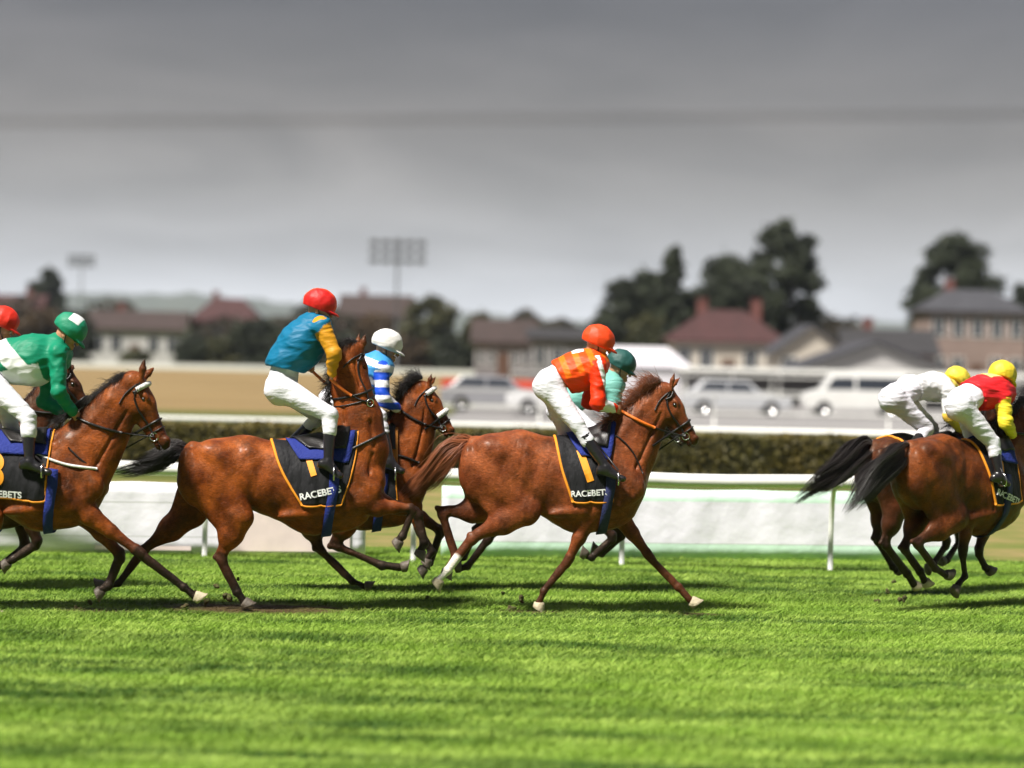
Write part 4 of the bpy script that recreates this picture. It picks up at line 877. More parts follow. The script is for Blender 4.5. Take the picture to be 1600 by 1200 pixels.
j6 = jockey('jockey in red silks with yellow sleeves and a yellow helmet at the right edge', f6, dict(seed=27, bil=[(1560, 612, 22), (1540, 612, 26), (1522, 618, 24)], hp=-18, hl=.1, hem=.02, shin=.30, pt=dict(
    head=(1566, 592, -.02), pelvis=(1505, 626, 0), waist=(1520, 616, 0), chest=(1546, 610, 0), shN=(1566, 620, -.17), shF=(1566, 610, .17), elN=(1572, 660, -.24), elF=(1572, 660, .22),
    haN=(1584, 682, -.10), haF=(1590, 682, .10), hipN=(1500, 634, -.10), hipF=(1512, 634, .10), knN=(1550, 690, -.24), knF=(1520, 690, .20), anN=(1562, 745, -.33), anF=(1540, 735, .33), toN=(1574, 756, -.36), toF=(1556, 745, .36))),
    t6, lambda a: np.array((.82, .62, .03)) * (1 - .25 * (wob(a['V'], (60, 60, 60), 5, 3) > .35))[:, None])
def t7(a):
    c_ = np.tile(np.array((.74, .75, .76)), (len(a['V']), 1)); c_[(a['arm'] < .022) & (a['V'][:, 2] < a['g']['elN'][2] + .03)] = (.72, .46, .06); c_[(a['t'] > .8) & (a['arm'] > .022)] = (.78, .62, .12); return c_
j7 = jockey('jockey bent low in pale grey silks with a yellow cap', f7, dict(seed=28, hp=-34, hem=.02, shin=.34, pt=dict(
    head=(1494, 600, -.02), pelvis=(1404, 618, 0), waist=(1424, 606, 0), chest=(1460, 604, 0), shN=(1480, 612, -.17), shF=(1480, 606, .17), elN=(1484, 650, -.24), elF=(1486, 650, .22),
    haN=(1502, 672, -.10), haF=(1506, 672, .10), hipN=(1396, 622, -.10), hipF=(1406, 622, .10), knN=(1448, 670, -.24), knF=(1455, 668, .24), anN=(1420, 706, -.33), anF=(1470, 735, .33), toN=(1436, 716, -.36), toF=(1485, 745, .36))),
    t7, flat((.80, .62, .05)))
# ------------------------------------------------------------------ ground
rs = np.random.RandomState(11)
def sheet(name, pts, z, m, sub=None):
    return kind(mesh_obj(name, [(x, y, z) for x, y in pts], [tuple(range(len(pts)))], m, None, False), 'structure')
def turf_mat(name, cA, cB, cC, soil=None, sx_=.22, sy_=1.6):
    m = bpy.data.materials.new(name); m.use_nodes = True; n = m.node_tree.nodes; l = m.node_tree.links; p = n['Principled BSDF']
    p.inputs['Roughness'].default_value = .85; p.inputs['Specular IOR Level'].default_value = .25
    g = n.new('ShaderNodeNewGeometry')
    def noise(sc, det=6, scale=(1, 1, 1), lo=.35, hi=.65):
        mp = n.new('ShaderNodeMapping'); mp.inputs['Scale'].default_value = scale; l.new(g.outputs['Position'], mp.inputs[0])
        z = n.new('ShaderNodeTexNoise'); z.inputs['Scale'].default_value = sc; z.inputs['Detail'].default_value = det; l.new(mp.outputs[0], z.inputs[0])
        r = n.new('ShaderNodeMapRange'); r.inputs[1].default_value = lo; r.inputs[2].default_value = hi; l.new(z.outputs[0], r.inputs[0]); return r.outputs[0], z.outputs[0]
    def mix(f, a, b):
        x = n.new('ShaderNodeMix'); x.data_type = 'RGBA'; l.new(f, x.inputs[0])
        for i, c in ((6, a), (7, b)):
            if isinstance(c, tuple): x.inputs[i].default_value = (*c, 1)
            else: l.new(c, x.inputs[i])
        return x.outputs[2]
    a, _ = noise(1.0, 6, (sx_, sy_, 1), .40, .60); b, _ = noise(2.3, 7, (sx_ * 1.6, sy_ * 1.3, 1), .45, .62); c = mix(b, mix(a, cA, cB), cC)
    if soil:
        sp = n.new('ShaderNodeSeparateXYZ'); l.new(g.outputs['Position'], sp.inputs[0]); f = None
        for (x0, y0, rx, ry) in soil:
            mp = n.new('ShaderNodeMapping'); mp.inputs['Location'].default_value = (-x0 / rx, -y0 / ry, 0); mp.inputs['Scale'].default_value = (1 / rx, 1 / ry, 0); l.new(g.outputs['Position'], mp.inputs[0])
            ln = n.new('ShaderNodeVectorMath'); ln.operation = 'LENGTH'; l.new(mp.outputs[0], ln.inputs[0])
            q_, raw = noise(5, 6, (1, 2, 1)); ad = n.new('ShaderNodeMath'); ad.operation = 'MULTIPLY_ADD'; l.new(raw, ad.inputs[0]); ad.inputs[1].default_value = 1.6; ad.inputs[2].default_value = -.8
            sm = n.new('ShaderNodeMath'); sm.operation = 'ADD'; l.new(ad.outputs[0], sm.inputs[0]); l.new(ln.outputs['Value'], sm.inputs[1])
            r = n.new('ShaderNodeMapRange'); r.inputs[1].default_value = .6; r.inputs[2].default_value = 1.15; r.inputs[3].default_value = .9; r.inputs[4].default_value = 0; l.new(sm.outputs[0], r.inputs[0])
            if f is None: f = r.outputs[0]
            else:
                mm = n.new('ShaderNodeMath'); mm.operation = 'MAXIMUM'; l.new(f, mm.inputs[0]); l.new(r.outputs[0], mm.inputs[1]); f = mm.outputs[0]
        c = mix(f, c, (.075, .038, .018))
    l.new(c, p.inputs['Base Color'])
    _, raw = noise(40, 4, (.5, 1, 1)); bm = n.new('ShaderNodeBump'); bm.inputs['Strength'].default_value = .6; bm.inputs['Distance'].default_value = .03; l.new(raw, bm.inputs['Height']); l.new(bm.outputs[0], p.inputs['Normal'])
    return m
sp_ = B(395, 958, 24.0); SOIL = [(sp_[0], 24.15, 1.0, .55), (B(830, 958, 24.3)[0], 24.4, .35, .2), (B(150, 960, 23.6)[0], 23.7, .4, .2), (B(1090, 960, 24.4)[0], 24.5, .3, .18)]
TURF = turf_mat('race turf', (.105, .19, .016), (.026, .070, .005), (.17, .26, .04), SOIL)  # sheet colour darkened to stand in for the blades' shade on each other
FIELD = turf_mat('dry field grass', (.09, .11, .02), (.13, .12, .03), (.06, .08, .015), None, .05, .3)
VERGE = turf_mat('worn verge', (.19, .18, .05), (.26, .20, .08), (.11, .15, .025), None, .3, .8)
SAND = turf_mat('sand track', (.24, .165, .07), (.18, .12, .048), (.28, .20, .095), None, .02, .2)
GRAV = turf_mat('car park gravel', (.25, .24, .24), (.17, .165, .165), (.33, .32, .31), None, .05, .3)
sheet('ground', [(-4800, -140), (4800, -140), (4800, 7300), (-4800, 7300)], -.012, FIELD)
sheet('turf_track', [(-60, 4), (60, 4), (60, 31.9), (-60, 31.9)], -.004, TURF)
sheet('verge', [(-60, 31.9), (60, 31.9), (60, 46), (-60, 46)], -.004, VERGE)
sheet('sand_track', [(-160, 94), (-4, 94), (3, 228), (-160, 228)], -.004, SAND)
sheet('car_park', [(-3.6, 66), (120, 66), (120, 190), (2.2, 190)], -.004, GRAV)
# grass blades: leaning with the mowing along the track
n = 620000
D = np.sqrt(rs.rand(n) * (31.6 ** 2 - 13.6 ** 2) + 13.6 ** 2); X = (rs.rand(n) * 2 - 1) * (.205 * D + 3.6)
# tussocks: pull a share of the blades towards streaky clumps
XY = np.stack([X, D, np.zeros(n)], 1); den = 1.6 * wob(XY, (.7, 4.5, 0), 77, 7) + 1.3 * wob(XY, (1.8, 11, 0), 78, 7) + 1.0 * wob(XY, (.25, 1.5, 0), 79, 4) + rs.randn(n) * .9
keep = den > -1.3; X, D, den = X[keep], D[keep], den[keep]; n = len(X)
hgt = .022 + .018 * rs.rand(n) + .010 * np.clip(den, -1, 2); 
soilm = np.zeros(n, bool)
for (x0, y0, rx, ry) in SOIL: soilm |= ((X - x0) / rx) ** 2 + ((D - y0) / ry) ** 2 < .7 + .5 * rs.rand(n)
hgt[soilm] *= .12
wd = .0045 + .0035 * rs.rand(n); an = rs.rand(n) * 6.283; lx = .050 * rs.randn(n) + .018; ly = .010 * rs.randn(n)
V = np.zeros((n, 3, 3)); V[:, 0] = np.stack([X - wd * np.cos(an), D - wd * np.sin(an), np.full(n, -.006)], 1); V[:, 1] = np.stack([X + wd * np.cos(an), D + wd * np.sin(an), np.full(n, -.006)], 1)
V[:, 2] = np.stack([X + lx, D + ly, hgt], 1)
GRASS = turf_mat('grass blades', (.205, .345, .034), (.048, .115, .009), (.33, .47, .08), SOIL)
GRASS.node_tree.nodes['Principled BSDF'].inputs['Roughness'].default_value = .6
go = mesh_obj('grass', V.reshape(-1, 3), np.arange(3 * n).reshape(-1, 3), GRASS, None, False); go['kind'] = 'stuff'; tag(go, 'short green turf of the race track', 'grass')

# ------------------------------------------------------------------ running rail, banners, hedge
RAILW = mat('white plastic rail', (.80, .80, .76), .42, bump=.15, bscale=8, var=.06, vscale=3)
RD = 29.4
r0 = empty('running_rail', (0, RD, 0)); tag(r0, 'round white plastic running rail on slanted posts beside the turf', 'rail')
b = MB(); xs = np.arange(-19, 21.01, .5); b.tube([(x, 0, 1.045 + .012 * math.sin(x * 2.1)) for x in xs], .076, 16); b.build('rail_tube', RAILW, r0, True)
for x in 1.33 + 2.43 * np.arange(-8, 8):
    b = MB(); b.tube([(x, .42, -.02), (x, .42, .5), (x, .36, .80), (x, .20, .97), (x, .02, 1.02)], .032, 10); b.build('post', RAILW, r0, True)
    b = MB(); b.tube([(x - .06, 0, 1.045 + .012 * math.sin(x * 2.1)), (x + .06, 0, 1.045 + .012 * math.sin(x * 2.1))], .083, 16); b.build('collar', RAILW, r0, True)
def banner_mat(name, base, stripes):
    """stripes: (z0, z1, colour) printed bands"""
    m = mat(name, base, .55, bump=.5, bscale=2.5, bdist=.05); n = m.node_tree.nodes; l = m.node_tree.links; p = n['Principled BSDF']
    t = n.new('ShaderNodeTexCoord'); s_ = n.new('ShaderNodeSeparateXYZ'); l.new(t.outputs['Object'], s_.inputs[0]); prev = None
    for z0, z1, c_ in stripes:
        a = n.new('ShaderNodeMath'); a.operation = 'GREATER_THAN'; l.new(s_.outputs['Z'], a.inputs[0]); a.inputs[1].default_value = z0
        d = n.new('ShaderNodeMath'); d.operation = 'LESS_THAN'; l.new(s_.outputs['Z'], d.inputs[0]); d.inputs[1].default_value = z1
        k_ = n.new('ShaderNodeMath'); k_.operation = 'MULTIPLY'; l.new(a.outputs[0], k_.inputs[0]); l.new(d.outputs[0], k_.inputs[1])
        x = n.new('ShaderNodeMix'); x.data_type = 'RGBA'; l.new(k_.outputs[0], x.inputs[0]); x.inputs[7].default_value = (*c_, 1)
        if prev is None: x.inputs[6].default_value = (*base, 1)
        else: l.new(prev, x.inputs[6])
        prev = x.outputs[2]
    if prev is not None: l.new(prev, p.inputs['Base Color'])
    return m
MINT = (.62, .84, .70)
B1 = banner_mat('white banner vinyl', (.84, .82, .91), [(.60, .615, (.55, .55, .56)), (.20, .215, (.6, .6, .62))])
B2 = banner_mat('white and mint banner vinyl', (.84, .82, .92), [(-.1, .185, MINT), (.70, .90, MINT), (.185, .195, (.45, .5, .47))])
REDP = mat('faded red print', (.84, .70, .68), .6, var=.06, vscale=6)
def bD(px): return 29.75 + (px / 1540.0) * 1.75
def banner(px0, px1, m, label, h=.85, red=None):
    p0 = unroll(px0, 800)[0] / FPX * bD(px0); p1 = unroll(px1, 800)[0] / FPX * bD(px1); d0, d1 = bD(px0), bD(px1)
    r = empty('banner', (p0, d0, 0)); tag(r, label, 'banner', 'banners along the rail'); nn = 60; V = []; F = []
    for i in range(nn + 1):
        t = i / nn; w_ = .012 * math.sin(t * 37) + .008 * math.sin(t * 91)
        for j, z in enumerate(np.linspace(.01, h, 7)): V.append(((p1 - p0) * t, (d1 - d0) * t + w_ * (.4 + z) , z - (.010 * abs(math.sin(t * 17)) if j == 6 else 0)))
    F = [(i * 7 + j, (i + 1) * 7 + j, (i + 1) * 7 + j + 1, i * 7 + j + 1) for i in range(nn) for j in range(6)]
    o = mesh_obj('banner_cloth', V, F, m, r); sm = o.modifiers.new('t', 'SOLIDIFY'); sm.thickness = .004
    k = max(2, int((p1 - p0) / 2.0) + 1)
    for i in range(k):
        t = (i + .01) / (k - 1) * .98; b = MB(); b.tube([((p1 - p0) * t, (d1 - d0) * t + .05, -.05), ((p1 - p0) * t, (d1 - d0) * t + .05, h + .02)], .018, 8); b.build('stake', METAL, r, True)
    for (a0, a1, z0, z1) in (red or []):
        b = MB(); x0 = unroll(a0, 800)[0] / FPX * bD(a0) - p0; x1 = unroll(a1, 800)[0] / FPX * bD(a1) - p0; y0 = bD(a0) - d0; y1 = bD(a1) - d0; o_ = -.030
        b.add([(x0, y0 + o_, z0), (x1, y1 + o_, z0), (x1, y1 + o_, z1), (x0, y0 + o_, z1)], [(0, 1, 2, 3)]); b.build('red_print', REDP, r)
banner(-260, 572, B1, 'long white banner with pale pink panels on the left of the rail', red=[(350, 548, .05, .50), (150, 300, .05, .10)])
banner(690, 1538, B2, 'long white banner edged in mint green, right of the middle')
HEDGE = mat('hedge leaves', (.075, .072, .012), .6, var=1, vscale=1.2, col2=(.15, .11, .018))
HCORE = mat('hedge twigs', (.02, .022, .008), .9)
def leafcloud(C, nrmj, size, seed):
    r_ = np.random.RandomState(seed); n_ = len(C); a = r_.randn(n_, 3) ; a /= np.linalg.norm(a, axis=1)[:, None]; b_ = np.cross(a, r_.randn(n_, 3)); b_ /= np.linalg.norm(b_, axis=1)[:, None]
    s_ = size * (.6 + .8 * r_.rand(n_))[:, None]
    V = np.stack([C - a * s_, C + b_ * s_ * .55, C + a * s_, C - b_ * s_ * .55], 1).reshape(-1, 3); return V, np.arange(4 * n_).reshape(-1, 4)
hr = empty('hedge', (0, 50, 0)); tag(hr, 'low clipped olive hedge behind the white running rail', 'hedge')
n_ = 95000; x_ = (rs.rand(n_) * 2 - 1) * 27; top = rs.rand(n_) < .4; y_ = np.where(top, rs.rand(n_) * 1.1 - .55, np.where(rs.rand(n_) < .85, -.55, .55) + rs.randn(n_) * .04); z_ = np.where(top, .90 + rs.randn(n_) * .025, rs.rand(n_) * .92)
z_ += .02 * np.sin(x_ * 2.3) + .015 * np.sin(x_ * 6.1); Vh, Fh = leafcloud(np.stack([x_, y_, z_], 1), 0, .035, 5); mesh_obj('leaves', Vh, Fh, HEDGE, hr, False)
b = MB(); b.box(-27, 27, -.5, .5, -.02, .86); b.build('core', HCORE, hr)
# far white rails
def far_rail(D, x0, x1, zs, r, label, m=RAILW, step=3.0, post=.05):
    e = empty('rail_fence', (x0, D, 0)); tag(e, label, 'rail'); 
    for z in zs: b = MB(); b.tube([(0, 0, z), (x1 - x0, 0, z)], r, 8); b.build('rail_bar', m, e, True)
    for x in np.arange(0, x1 - x0 + .01, step): b = MB(); b.tube([(x, .03 + r, -.02), (x, .03 + r, max(zs) + .04)], post, 8); b.build('post', m, e, True)
GREYP = mat('grey galvanised tube', (.35, .35, .36), .4, metal=.6)
far_rail(61, -26, 26, [.66], .07, 'white rail on low posts just behind the hedge', step=6)
far_rail(88, -5, 34, [.45, 1.05], .03, 'two-bar white rail in front of the parked cars', step=6, post=.035)
far_rail(118, 0, 46, [.75, 1.45], .04, 'white rail behind the parked cars, before the houses')
b = MB(); b.box(-60, 2, -.04, .04, .02, .46); o = b.build('perimeter_board', RAILW, None, loc=(0, 231, 0)); tag(o, 'low white board fence along the far side of the sand track', 'fence')
REDB = mat('red hoarding paint', (.55, .07, .04), .6, var=.2, vscale=1)
e = empty('hoarding', (B(690, 600, 108)[0], 108, 0)); tag(e, 'long low red and white hoarding behind the chestnut horse', 'hoarding')
w_ = B(850, 600, 108)[0] - B(690, 600, 108)[0]; b = MB(); b.box(0, w_, -.03, .03, .80, 1.20); b.build('red_panel', REDB, e); b = MB(); b.box(0, w_ + 1.0, -.03, .03, 0.05, .78); b.build('white_panel', RAILW, e)

# ------------------------------------------------------------------ power cables
WIRE = mat('cable', (.06, .06, .065), .6)
for k, (yl, yr) in enumerate(((181, 169), (186, 173.5), (191, 178), (196, 183), (201, 188))):
    a = B(0, yl, 150); c_ = B(1600, yr, 146); d = c_ - a; pts = [a + d * t + np.array([0, 0, -.12 * (.25 - (t - .5) ** 2)]) for t in np.linspace(-2.2, 3.2, 60)]
    b = MB(); b.tube(pts, .022, 6); o = b.build('power_cable', WIRE, None, True)
    tag(o, ['topmost', 'second from the top', 'middle', 'second from the bottom', 'lowest'][k] + ' of the five thin overhead cables crossing the sky', 'cable', 'overhead cables')

# ------------------------------------------------------------------ houses
GLASS = mat('dark window glass', (.03, .035, .045), .12, coat=.5)
FRAMEM = mat('white window frame', (.7, .7, .68), .5)
def roofmat(n_, c_): return mat(n_, c_, .75, bump=.8, bscale=12, var=.3, vscale=1.5, stretch=(1, 1, 3), bdist=.08)
RED_T = roofmat('dark red roof tiles', (.055, .018, .017)); GREY_T = roofmat('grey slate', (.050, .050, .058)); BRN_T = roofmat('brown tiles', (.045, .028, .024)); DARK_T = roofmat('dark roof felt', (.03, .028, .03))
CREAM = mat('cream render', (.50, .45, .38), .85, bump=.3, bscale=6, var=.08, vscale=.6); WHITER = mat('white render', (.48, .47, .46), .85, bump=.3, bscale=6, var=.08, vscale=.6)
PINK = mat('pinkish render', (.26, .19, .165), .85, bump=.3, bscale=6, var=.1, vscale=.6); GREYR = mat('grey render', (.20, .19, .20), .85, bump=.3, bscale=6, var=.12, vscale=.6); BRICK = mat('dark red brick', (.16, .06, .05), .85, bump=.6, bscale=20, var=.2, vscale=3)
DOORM = mat('brown door', (.10, .05, .03), .6)
def house(label, px0, px1, D, y_eave, y_ridge, wm, rm, depth=8, gable='x', nwin=4, rows=1, chim=1, over=.4, name='house', door=True, hip=0.0, group='houses beyond the track'):
    x0 = B(px0, y_eave, D)[0]; x1 = B(px1, y_eave, D)[0]; pm = (px0 + px1) / 2; ze = B(pm, y_eave, D)[2]; zr = B(pm, y_ridge, D + (depth / 2 if gable == 'x' else 0))[2]; W = x1 - x0
    e = empty(name, (x0, D, 0)); tag(e, label, 'house', group)
    b = MB()
    if gable == 'x':
        b.box(0, W, 0, depth, -.1, ze)
        if hip == 0:
            b.add([(0, 0, ze), (0, depth, ze), (0, depth / 2, zr - .05)], [(0, 1, 2)]); b.add([(W, 0, ze), (W, depth, ze), (W, depth / 2, zr - .05)], [(0, 2, 1)])
    else:
        b.prism([(0, -.1), (W, -.1), (W, ze), (W / 2, zr - .05), (0, ze)], 0, depth)
    b.build('wall', wm, e); b = MB(); t = .16; o_ = over
    if gable == 'x':
        h_ = hip
        for s_ in (0, 1):
            ya, yb = (-o_, depth / 2) if s_ == 0 else (depth + o_, depth / 2); dz = (zr - ze) * o_ / (depth / 2)
            b.add([(-o_, ya, ze - dz + .02), (W + o_, ya, ze - dz + .02), (W + o_ - h_, yb, zr), (-o_ + h_, yb, zr), (-o_, ya, ze - dz + .02 + t), (W + o_, ya, ze - dz + .02 + t), (W + o_ - h_, yb, zr + t), (-o_ + h_, yb, zr + t)],
                  [(0, 1, 2, 3), (4, 7, 6, 5), (0, 4, 5, 1), (1, 5, 6, 2), (2, 6, 7, 3), (3, 7, 4, 0)])
        if h_ > 0:
            for xa, xr in ((-o_, -o_ + h_), (W + o_, W + o_ - h_)): b.add([(xa, -o_, ze), (xa, depth + o_, ze), (xr, depth / 2, zr + t)], [(0, 1, 2)])
    else:
        for s_ in (-1, 1):
            xe = -o_ if s_ < 0 else W + o_; dz = (zr - ze) * o_ / (W / 2)
            b.add([(xe, -o_, ze - dz), (W / 2, -o_, zr), (W / 2, depth + o_, zr), (xe, depth + o_, ze - dz), (xe, -o_, ze - dz + t), (W / 2, -o_, zr + t * 1.1), (W / 2, depth + o_, zr + t * 1.1), (xe, depth + o_, ze - dz + t)],
                  [(0, 1, 2, 3), (4, 7, 6, 5), (0, 4, 5, 1), (1, 5, 6, 2), (2, 6, 7, 3), (3, 7, 4, 0)])
    rf = b.build('roof', rm, e)
    for k in range(chim):
        b = MB(); cx = W * (.25 + .5 * k); b.box(cx, cx + .7, depth / 2 - .1, depth / 2 + .6, zr - .8, zr + .9); b.box(cx - .06, cx + .76, depth / 2 - .16, depth / 2 + .66, zr + .9, zr + 1.0); b.build('chimney', BRICK, rf)
    rh = ze / rows
    for r in range(rows):
        for k in range(nwin):
            if door and r == 0 and k == nwin // 2: 
                cx = W * (k + .5) / nwin; b = MB(); b.box(cx - .5, cx + .5, -.05, .0, 0, min(2.1, ze - .2)); dd = b.build('door', DOORM, e); b = MB(); b.box(cx + .3, cx + .42, -.10, -.052, .95, 1.02); b.build('handle', METAL, dd); continue
            cx = W * (k + .5) / nwin; zb = r * rh + rh * .36; zt = r * rh + rh * .82; ww = min(.62, W / nwin * .3)
            b = MB(); b.box(cx - ww, cx + ww, -.04, -.01, zb, zt); wn = b.build('window', GLASS, e)
            b = MB(); f = .07; b.box(cx - ww - f, cx + ww + f, -.07, -.002, zb - f, zb - .001); b.box(cx - ww - f, cx + ww + f, -.07, -.002, zt + .001, zt + f); b.box(cx - ww - f, cx - ww - .001, -.07, -.002, zb, zt); b.box(cx + ww + .001, cx + ww + f, -.07, -.002, zb, zt); b.box(cx - .025, cx + .025, -.065, -.042, zb, zt); b.build('window_frame', FRAMEM, wn)
    return e
house('low white house with a brown roof behind the green jockey', 138, 284, 262, 514, 488, WHITER, BRN_T, nwin=5, chim=1)
house('dark red roofed house right of the low white house', 300, 402, 300, 500, 468, BRICK, RED_T, nwin=4, hip=2.5)
house('long house with a dark red roof at the far left edge', -60, 60, 300, 488, 462, BRICK, RED_T, nwin=6, chim=2)
house('long brown house behind the turquoise jockey', 532, 640, 300, 492, 463, BRICK, BRN_T, nwin=6)
house('grey farm building with a low brown roof, left of the orange jockey', 742, 832, 215, 534, 502, GREYR, BRN_T, nwin=5, chim=0)
house('flat grey shed beside the orange jockey', 830, 942, 205, 530, 516, GREYR, DARK_T, nwin=4, chim=0)
house('cream house with a hipped dark red roof under the tall trees', 1052, 1225, 185, 532, 488, CREAM, RED_T, nwin=5, hip=3.0, chim=2)
house('cream gabled house just right of the hipped red roof', 1216, 1322, 172, 548, 510, CREAM, GREY_T, gable='y', nwin=3, chim=0)
house('broad brown house under a dark roof, left of the big pinkish house', 1326, 1462, 190, 552, 518, PINK, DARK_T, nwin=5, chim=1)
house('tall pinkish house of two storeys at the right edge', 1452, 1604, 200, 486, 456, PINK, GREY_T, nwin=5, rows=2, chim=1, hip=2.5)
house('wide grey gabled barn in front of the brown house', 1238, 1500, 148, 584, 536, WHITER, GREY_T, gable='y', nwin=6, chim=0, depth=9)
# white tent beside the cars
e = empty('marquee', (B(905, 600, 128)[0], 128, 0)); tag(e, 'pale grey marquee behind the jockey in mint', 'tent')
W = B(1075, 600, 128)[0] - B(905, 600, 128)[0]; TENT = mat('tent cloth', (.62, .60, .64), .7, bump=.5, bscale=3, bdist=.08)
b = MB(); b.box(0, W, 0, 6, 0, 1.75); b.build('tent_wall', TENT, e); b = MB(); b.add([(-.2, -.2, 1.76), (W + .2, -.2, 1.76), (W + .2, 6.2, 1.76), (-.2, 6.2, 1.76), (.9, 3, 2.75), (W - .9, 3, 2.75)], [(0, 1, 5, 4), (1, 2, 5), (2, 3, 4, 5), (3, 0, 4), (3, 2, 1, 0)]); b.build('tent_roof', TENT, e)
# long low stand with open bays behind the cars
e = empty('viewing_stand', (B(1062, 600, 124)[0], 124, 0)); tag(e, 'low white viewing stand with dark open bays behind the parked cars', 'stand'); W = B(1660, 600, 124)[0] - B(1062, 600, 124)[0]
b = MB(); b.box(0, W, -.4, 5, 1.62, 1.80); b.build('flat_roof', RAILW, e); b = MB(); b.box(.3, W - .3, 3.6, 3.9, 0, 1.60); b.build('back_wall', GREYR, e)
for x in np.arange(.2, W, 2.3): b = MB(); b.box(x, x + .12, 0, .12, 0, 1.61); b.build('pillar', RAILW, e)
# ------------------------------------------------------------------ parked cars
TYRE = mat('tyre', (.015, .015, .015), .8); LAMP = mat('headlight glass', (.7, .7, .7), .15); 
def car(label, px, D, col, flip=1, van=False):
    P = mat('car paint', col, .3, coat=1, var=.03, vscale=2); e = empty('parked_car', (B(px, 620, D)[0], D, 0), 0 if flip > 0 else math.pi); tag(e, label, 'car', 'cars parked behind the rails')
    body = [(-2.15, .32), (2.1, .32), (2.2, .55), (2.12, .78), (1.2, .93), (.55, 1.0), (-1.75, 1.02), (-2.12, .90), (-2.2, .6)]
    if van: body = [(-2.15, .32), (2.1, .32), (2.2, .6), (2.1, .95), (1.55, 1.10), (-2.1, 1.12), (-2.2, .6)]
    def loft(prof, w0, ins, name, m, par):
        o = MB(); n = len(prof); zt = max(z for _, z in prof); zb = min(z for _, z in prof); V = []
        for s_, k in ((-1, 1), (1, 1)):
            for x, z in prof: V.append((x * (1 - .0), s_ * (w0 - ins * (z - zb) / (zt - zb)), z))
        o.add(V, [tuple(range(n)), tuple(n + k for k in reversed(range(n)))] + [(k, k + n, (k + 1) % n + n, (k + 1) % n) for k in range(n)])
        q_ = o.build(name, m, par); bv = q_.modifiers.new('b', 'BEVEL'); bv.width = .05; bv.segments = 3; return q_
    loft(body, .86, .06, 'body', P, e)
    cab = [(.95, .96), (.45, 1.40), (-1.35, 1.42), (-1.85, .99)] if not van else [(1.5, 1.06), (1.0, 1.75), (-2.0, 1.80), (-2.12, 1.08)]
    rf = loft(cab, .80, .16, 'cabin', P, e)
    for s_ in (-1, 1):
        xa = [(.70, 1.0), (.40, 1.33), (-.35, 1.35), (-.35, 1.0)], [(-.42, 1.0), (-.42, 1.35), (-1.25, 1.34), (-1.6, 1.03)]
        if van: xa = [(1.3, 1.12), (.95, 1.60), (.1, 1.62), (.1, 1.12)], [(.0, 1.12), (.0, 1.62), (-1.9, 1.62), (-1.9, 1.12)]
        for poly in xa:
            o = MB(); yy = [s_ * (.80 - .16 * (z - cab[0][1]) / (cab[1][1] - cab[0][1]) + .012) for x, z in poly]; o.add([(x, y, z) for (x, z), y in zip(poly, yy)], [(0, 1, 2, 3)]); o.build('side_window', GLASS, e)
        for x in (-1.35, 1.35):
            o = MB(); o.tube([(x, s_ * .66, .32), (x, s_ * .88, .32)], .32, 20); wh = o.build('wheel', TYRE, e, True); o = MB(); o.tube([(x, s_ * .875, .32), (x, s_ * .895, .32)], .19, 16); o.build('rim', METAL, wh, True)
        o = MB(); o.box(2.06, 2.19, s_ * .6 - .16, s_ * .6 + .16, .60, .74); o.build('headlight', LAMP, e)
car('silver hatchback parked nearest the chestnut horse', 1150, 103, (.42, .43, .45)); car('white van parked behind the rails, left of the grey jockey', 1335, 106, (.70, .70, .68), -1, True)
car('grey car parked behind the chestnut horse rump', 775, 100, (.25, .25, .27)); car('white car parked left of the orange jockey', 880, 98, (.65, .65, .66), -1)


